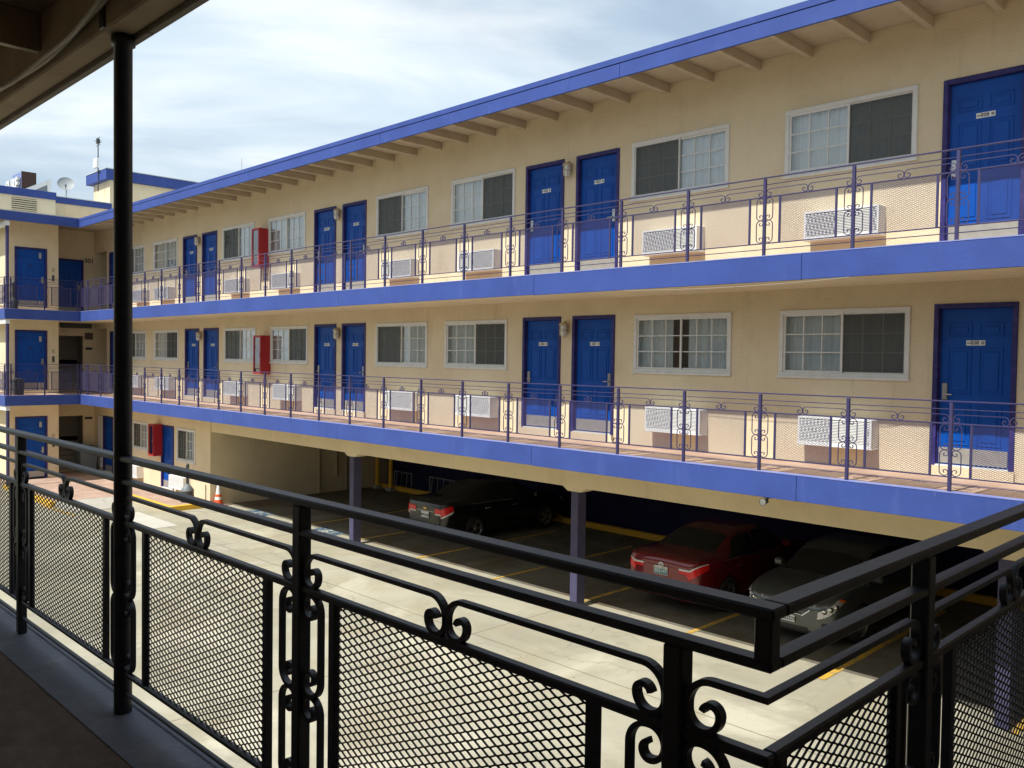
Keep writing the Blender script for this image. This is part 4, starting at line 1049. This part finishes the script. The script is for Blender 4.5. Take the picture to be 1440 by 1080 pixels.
def sedan(label, paint, loc, rz, kind):
    t = tag(empty('parked_car', loc, rz), label, 'car', 'cars parked under the building')
    bd = link('body', body_mesh(paint), t)
    for x, y in WHEELS: wheel(t, x, y)
    U = y2u
    mb = MB()
    for s in (1, -1): patch(mb, [(U(-1.52),6.12),(U(-.86),6.12),(U(-.86),8),(U(-1.52),8)], .004, s, 12, 8)
    build('rear_window', mb, M['carglass'], t)
    mb = MB()
    for s in (1, -1): patch(mb, [(U(.68),6.12),(U(1.27),6.12),(U(1.27),8),(U(.68),8)], .004, s, 12, 8)
    build('windscreen', mb, M['carglass'], t)
    for s in (1, -1):
        mb = MB(); patch(mb, [(U(-1.25),5.14),(U(-.22),5.14),(U(-.22),5.88),(U(-.78),5.86)], .005, s); patch(mb, [(U(-.14),5.14),(U(.98),5.14),(U(.52),5.86),(U(-.14),5.88)], .005, s)
        build('side_window', mb, M['carglass'], t)
        mb = MB(); patch(mb, [(U(-1.42),5.02),(U(1.1),5.02),(U(1.1),5.10),(U(-1.42),5.10)], .006, s, 24, 1); build('window_trim', mb, M['chrome'], t)
        mb = MB()
        for yy in (-.18, .98): patch(mb, [(U(yy),2.3),(U(yy+.009),2.3),(U(yy+.009),5.0),(U(yy),5.0)], .0015, s, 1, 14)
        patch(mb, [(U(-1.02),3.2),(U(-1.011),3.2),(U(-1.011),5.0),(U(-1.02),5.0)], .0015, s, 1, 14)
        build('door_seam', mb, M['trimblack'], t)
        for yy in (-.95, .05):
            p = surf(U(yy), 4.35, s); mb = MB(); mb.bbox(p.x-.02, p.x+.02, yy, yy+.2, p.z-.014, p.z+.014, .006); build('door_handle', mb, M[paint] if kind != 'black' else M['chrome'], t)
        p = surf(U(.85), 5.05, s); mb = MB(); mb.bbox(p.x-.02 if s > 0 else p.x-.16, p.x+.16 if s > 0 else p.x+.02, .80, .92, p.z+.02, p.z+.15, .03); build('mirror', mb, M[paint], t)
        # tail lamps wrap round the corner
        mb = MB()
        if kind == 'black':
            patch(mb, [(1.0,3.75),(3.6,4.35),(3.5,5.0),(.95,5.05)], .010, s, 12, 6, 0); patch(mb, [(1.0,3.55),(3.3,4.05),(3.6,4.35),(1.0,3.75)], .009, s, 12, 3, 1)
        else:
            patch(mb, [(.95,4.0),(3.9,4.5),(4.0,5.0),(.75,4.75)], .010, s, 12, 6, 0); patch(mb, [(.75,4.75),(4.0,5.0),(3.9,5.2),(.45,5.25)], .009, s, 12, 3, 1)
        if kind == 'black': mb.bbox(min(s*.38,s*.63), max(s*.38,s*.63), -2.272, -2.236, .765, .895, .010, 0); mb.bbox(min(s*.38,s*.62), max(s*.38,s*.62), -2.271, -2.236, .725, .764, .008, 1)
        else: mb.bbox(min(s*.40,s*.62), max(s*.40,s*.62), -2.271, -2.236, .80, .855, .010, 0); mb.bbox(min(s*.40,s*.63), max(s*.40,s*.63), -2.272, -2.236, .856, .892, .008, 1)
        build('taillight', mb, [M['lens_red'], M['lens_white']], t)
        mb = MB(); patch(mb, [(14.3,4.75),(17.25,3.95),(17.05,5.0),(14.7,5.6)], .008, s, 14, 6, 0)
        patch(mb, [(14.0,4.8),(14.35,4.74),(14.72,5.6),(14.45,5.55)], .0085, s, 4, 4, 1)
        build('headlight', mb, [M['headlamp'], M['amber']], t)
        mb = MB()
        for q in range(3):
            u = 15.2+q*.65; p = surf(u, 4.75, s); n = normal(u, 4.75, s); c = p + n*.014
            sub = MB(); sub.lathe([(0,0),(.04,-.002),(.042,.005),(.0,.009)], 16); rm_ = n.to_track_quat('Z','Y').to_matrix()
            mb.add([(rm_ @ Vector(w) + c)[:] for w in sub.v], sub.f, 0, True)
        build('reflector', mb, M['chrome'], t)
    # lower bumper in black, plates and emblems
    mb = MB()
    for s in (1, -1): patch(mb, [(.6,1.6),(3.2,1.6),(3.2,2.25),(.6,2.25)], .006, s, 8, 3)
    mb.box(-.45, .45, -2.262, -2.24, .44, .50); build('rear_valance', mb, M['trimblack'], t)
    mb = MB(); mb.bbox(-.40, .40, 2.285, 2.322, .26, .385, .03); 
    for s in (1, -1): patch(mb, [(15.4,2.6),(16.8,2.6),(16.9,3.3),(15.9,3.3)], .006, s, 6, 3)
    build('lower_intake', mb, M['trimblack'], t)
    mb = MB(); g0 = 2.322
    for i in range(5):
        z = .545 + i*.034; w = .26 + i*.045; yy = g0 + .008 - i*.013
        mb.bbox(-w, w, yy-.05, yy, z, z+.014, .003, 0); mb.box(-w, w, yy-.08, yy-.010, z+.014, z+.034, 1)
    for s in (1, -1):
        mb.tube([(s*.27, g0+.0, .535), (s*.37, g0-.02, .62), (s*.475, g0-.055, .725)], .018, 8)
    build('grille', mb, [M['chrome'], M['trimblack']], t)
    ptxt = {'black': '6MAN602', 'red': 'BSS147', 'grey': '7TZD276'}[kind]
    pz = {'black': .70, 'red': .79, 'grey': .79}[kind]
    mb = MB(); py = -2.262 if pz < .75 else -2.262
    mb.bbox(-.155, .155, py-.012, py, pz-.08, pz+.08, .003, 0)
    if kind == 'red': mb.box(-.15, .15, py-.0128, py-.0121, pz+.035, pz+.074, 2)
    b = Matrix.Translation((0, py-.0135, pz-.012)) @ Matrix.Rotation(R(90), 4, 'X')
    mb.text(ptxt, .092, b, 1, .0008, .001)
    if kind == 'red': mb.box(-.15, .15, py-.0126, py-.0121, pz-.074, pz+.034, 3)
    build('number_plate', mb, [M['plate'], M['ink'] if kind != 'red' else M['plate'], M['whitepaint'], M['platered']], t)
    if kind == 'grey':
        mb = MB(); mb.bbox(-.155, .155, 2.326, 2.338, .40, .52, .003, 0)
        b = Matrix.Translation((0, 2.3395, .455)) @ Matrix.Rotation(math.pi, 4, 'Z') @ Matrix.Rotation(R(90), 4, 'X'); mb.text(ptxt, .085, b, 1, .0008, .001)
        build('number_plate', mb, [M['plate'], M['ink']], t)
    mb = MB(); ez = .93; ey = -2.254
    if kind == 'red':
        ey, ez = -2.258, .90
        for a_, b_ in ((.058,.040),(.022,.038),(.045,.016)):
            mb.tube([(a_*math.cos(R(k*20)), ey, ez+b_*math.sin(R(k*20))+(.012 if a_==.045 else 0)) for k in range(19)], .0065, 6)
    elif kind == 'black':
        ey, ez = -2.262, .86
        mb.bbox(-.075,.075,ey-.012,ey,ez-.016,ez+.016,.003); mb.bbox(-.028,.028,ey-.013,ey,ez-.030,ez+.030,.003)
    else:
        mb.tube([(.05*math.cos(R(k*20)), ey, ez-.06+.05*math.sin(R(k*20))) for k in range(19)], .006, 6)
    build('emblem', mb, M['gold'] if kind == 'black' else M['chrome'], t)
    mb = MB(); mb.bbox(-.34, .34, -2.262, -2.235, {'black': .80, 'red': .885, 'grey': .885}[kind]-.012, {'black': .80, 'red': .885, 'grey': .885}[kind], .004)
    build('boot_trim', mb, M['chrome'] if kind == 'black' else M[paint], t)
    return t
M['platered'] = mat('teal_plate', (.08,.22,.27), .5)
sedan('black sedan parked nose-in with red tail lamps under the building', 'carblack', (-17.25, 14.08+2.255, G+.004), 0, 'black')
sedan('red sedan parked nose-in under the building beside a lavender column', 'carred', (-9.46, 13.45+2.255, G+.004), 0, 'red')
sedan('grey sedan parked facing the courtyard with clear headlamps', 'cargrey', (-6.93, 13.5+2.315, G+.004), math.pi, 'grey')
# ------------------------------------------------------------------ daylight
SUN = Vector((-.05, -1.0, 1.28)).normalized()            # towards the sun
w = bpy.data.worlds.new('World'); S.world = w; w.use_nodes = True; nt = w.node_tree; N = nt.nodes.new; L = nt.links.new
bg = nt.nodes['Background']
sky = N('ShaderNodeTexSky'); sky.sky_type = 'NISHITA'; sky.sun_disc = False
sky.sun_elevation = math.asin(SUN.z); sky.sun_rotation = math.atan2(SUN.x, SUN.y); sky.air_density = 1.0; sky.dust_density = 1.5; sky.ozone_density = 1.0
tc = N('ShaderNodeTexCoord'); sp = N('ShaderNodeSeparateXYZ'); L(tc.outputs['Generated'], sp.inputs[0])
za = N('ShaderNodeMath'); za.operation = 'MAXIMUM'; za.inputs[1].default_value = 0.0; L(sp.outputs[2], za.inputs[0])
zb = N('ShaderNodeMath'); zb.operation = 'ADD'; zb.inputs[1].default_value = .14; L(za.outputs[0], zb.inputs[0])
dv = N('ShaderNodeVectorMath'); dv.operation = 'DIVIDE'; L(tc.outputs['Generated'], dv.inputs[0])
cb = N('ShaderNodeCombineXYZ'); L(zb.outputs[0], cb.inputs[0]); L(zb.outputs[0], cb.inputs[1]); cb.inputs[2].default_value = 1
L(cb.outputs[0], dv.inputs[1])
mp_ = N('ShaderNodeMapping'); mp_.inputs['Scale'].default_value = (1, 1, 0); mp_.inputs['Rotation'].default_value = (0, 0, R(35)); L(dv.outputs[0], mp_.inputs[0])
def cloud(sc, det, lo, hi, dist, off, st=(1,1,1)):
    m_ = N('ShaderNodeMapping'); m_.inputs['Location'].default_value = off; m_.inputs['Scale'].default_value = st; L(mp_.outputs[0], m_.inputs[0])
    n = N('ShaderNodeTexNoise'); n.inputs['Scale'].default_value = sc; n.inputs['Detail'].default_value = det; n.inputs['Roughness'].default_value = .55; n.inputs['Distortion'].default_value = dist
    L(m_.outputs[0], n.inputs['Vector']); r = N('ShaderNodeMapRange'); r.interpolation_type = 'SMOOTHSTEP'; r.inputs[1].default_value = lo; r.inputs[2].default_value = hi
    L(n.outputs['Fac'], r.inputs[0]); return r.outputs[0]
c1 = cloud(.9, 7, .30, .62, .4, CL_OFF, (1, .55, 1)); c2 = cloud(2.4, 8, .35, .75, .6, (4.2, 7.7, 0), (1, .45, 1))
def cmix(f, a, b, bl='MIX'):
    x = N('ShaderNodeMix'); x.data_type = 'RGBA'; x.blend_type = bl
    if isinstance(f, float): x.inputs[0].default_value = f
    else: L(f, x.inputs[0])
    for i, q in ((6, a), (7, b)):
        if isinstance(q, tuple): x.inputs[i].default_value = (*q, 1)
        else: L(q, x.inputs[i])
    return x.outputs[2]
white = cmix(c2, CLOUD_A, CLOUD_B)
hz = N('ShaderNodeMapRange'); hz.inputs[1].default_value = -.05; hz.inputs[2].default_value = .30; hz.inputs[3].default_value = .75; hz.inputs[4].default_value = 0; L(sp.outputs[2], hz.inputs[0])
c1m = N('ShaderNodeMath'); c1m.operation = 'MULTIPLY_ADD'; c1m.inputs[1].default_value = .62; c1m.inputs[2].default_value = .38; L(c1, c1m.inputs[0])
mxx = N('ShaderNodeMath'); mxx.operation = 'MAXIMUM'; L(c1m.outputs[0], mxx.inputs[0]); L(hz.outputs[0], mxx.inputs[1])
col = cmix(mxx.outputs[0], sky.outputs[0], white)
L(col, bg.inputs['Color']); bg.inputs['Strength'].default_value = SKY
sd = bpy.data.lights.new('sun', 'SUN'); sd.energy = SUNE; sd.angle = R(.55); sd.color = (1, .98, .94)
so = bpy.data.objects.new('sun', sd); COL.objects.link(so); so.rotation_euler = SUN.to_track_quat('Z', 'Y').to_euler(); so.location = (0, -20, 30)

# ------------------------------------------------------------------ camera
cam = bpy.data.cameras.new('camera'); cam.sensor_width = 36; cam.lens = 36*1215/1440; cam.clip_start = .02; cam.clip_end = 2000
co = bpy.data.objects.new('camera', cam); COL.objects.link(co)
rot = Matrix(((.70501739, -.03090647, .70851624), (.70905588, .01128901, -.70506193), (.01379253, .99945853, .02987336)))
co.matrix_world = rot.to_4x4()
S.camera = co
vs = S.view_settings; S.display_settings.display_device = 'sRGB'; vs.view_transform = 'Standard'; vs.look = 'None'; vs.gamma = 1; vs.use_curve_mapping = False; vs.exposure = EXPO
S.cycles.max_bounces = 8; S.cycles.diffuse_bounces = 5; S.cycles.transparent_max_bounces = 12
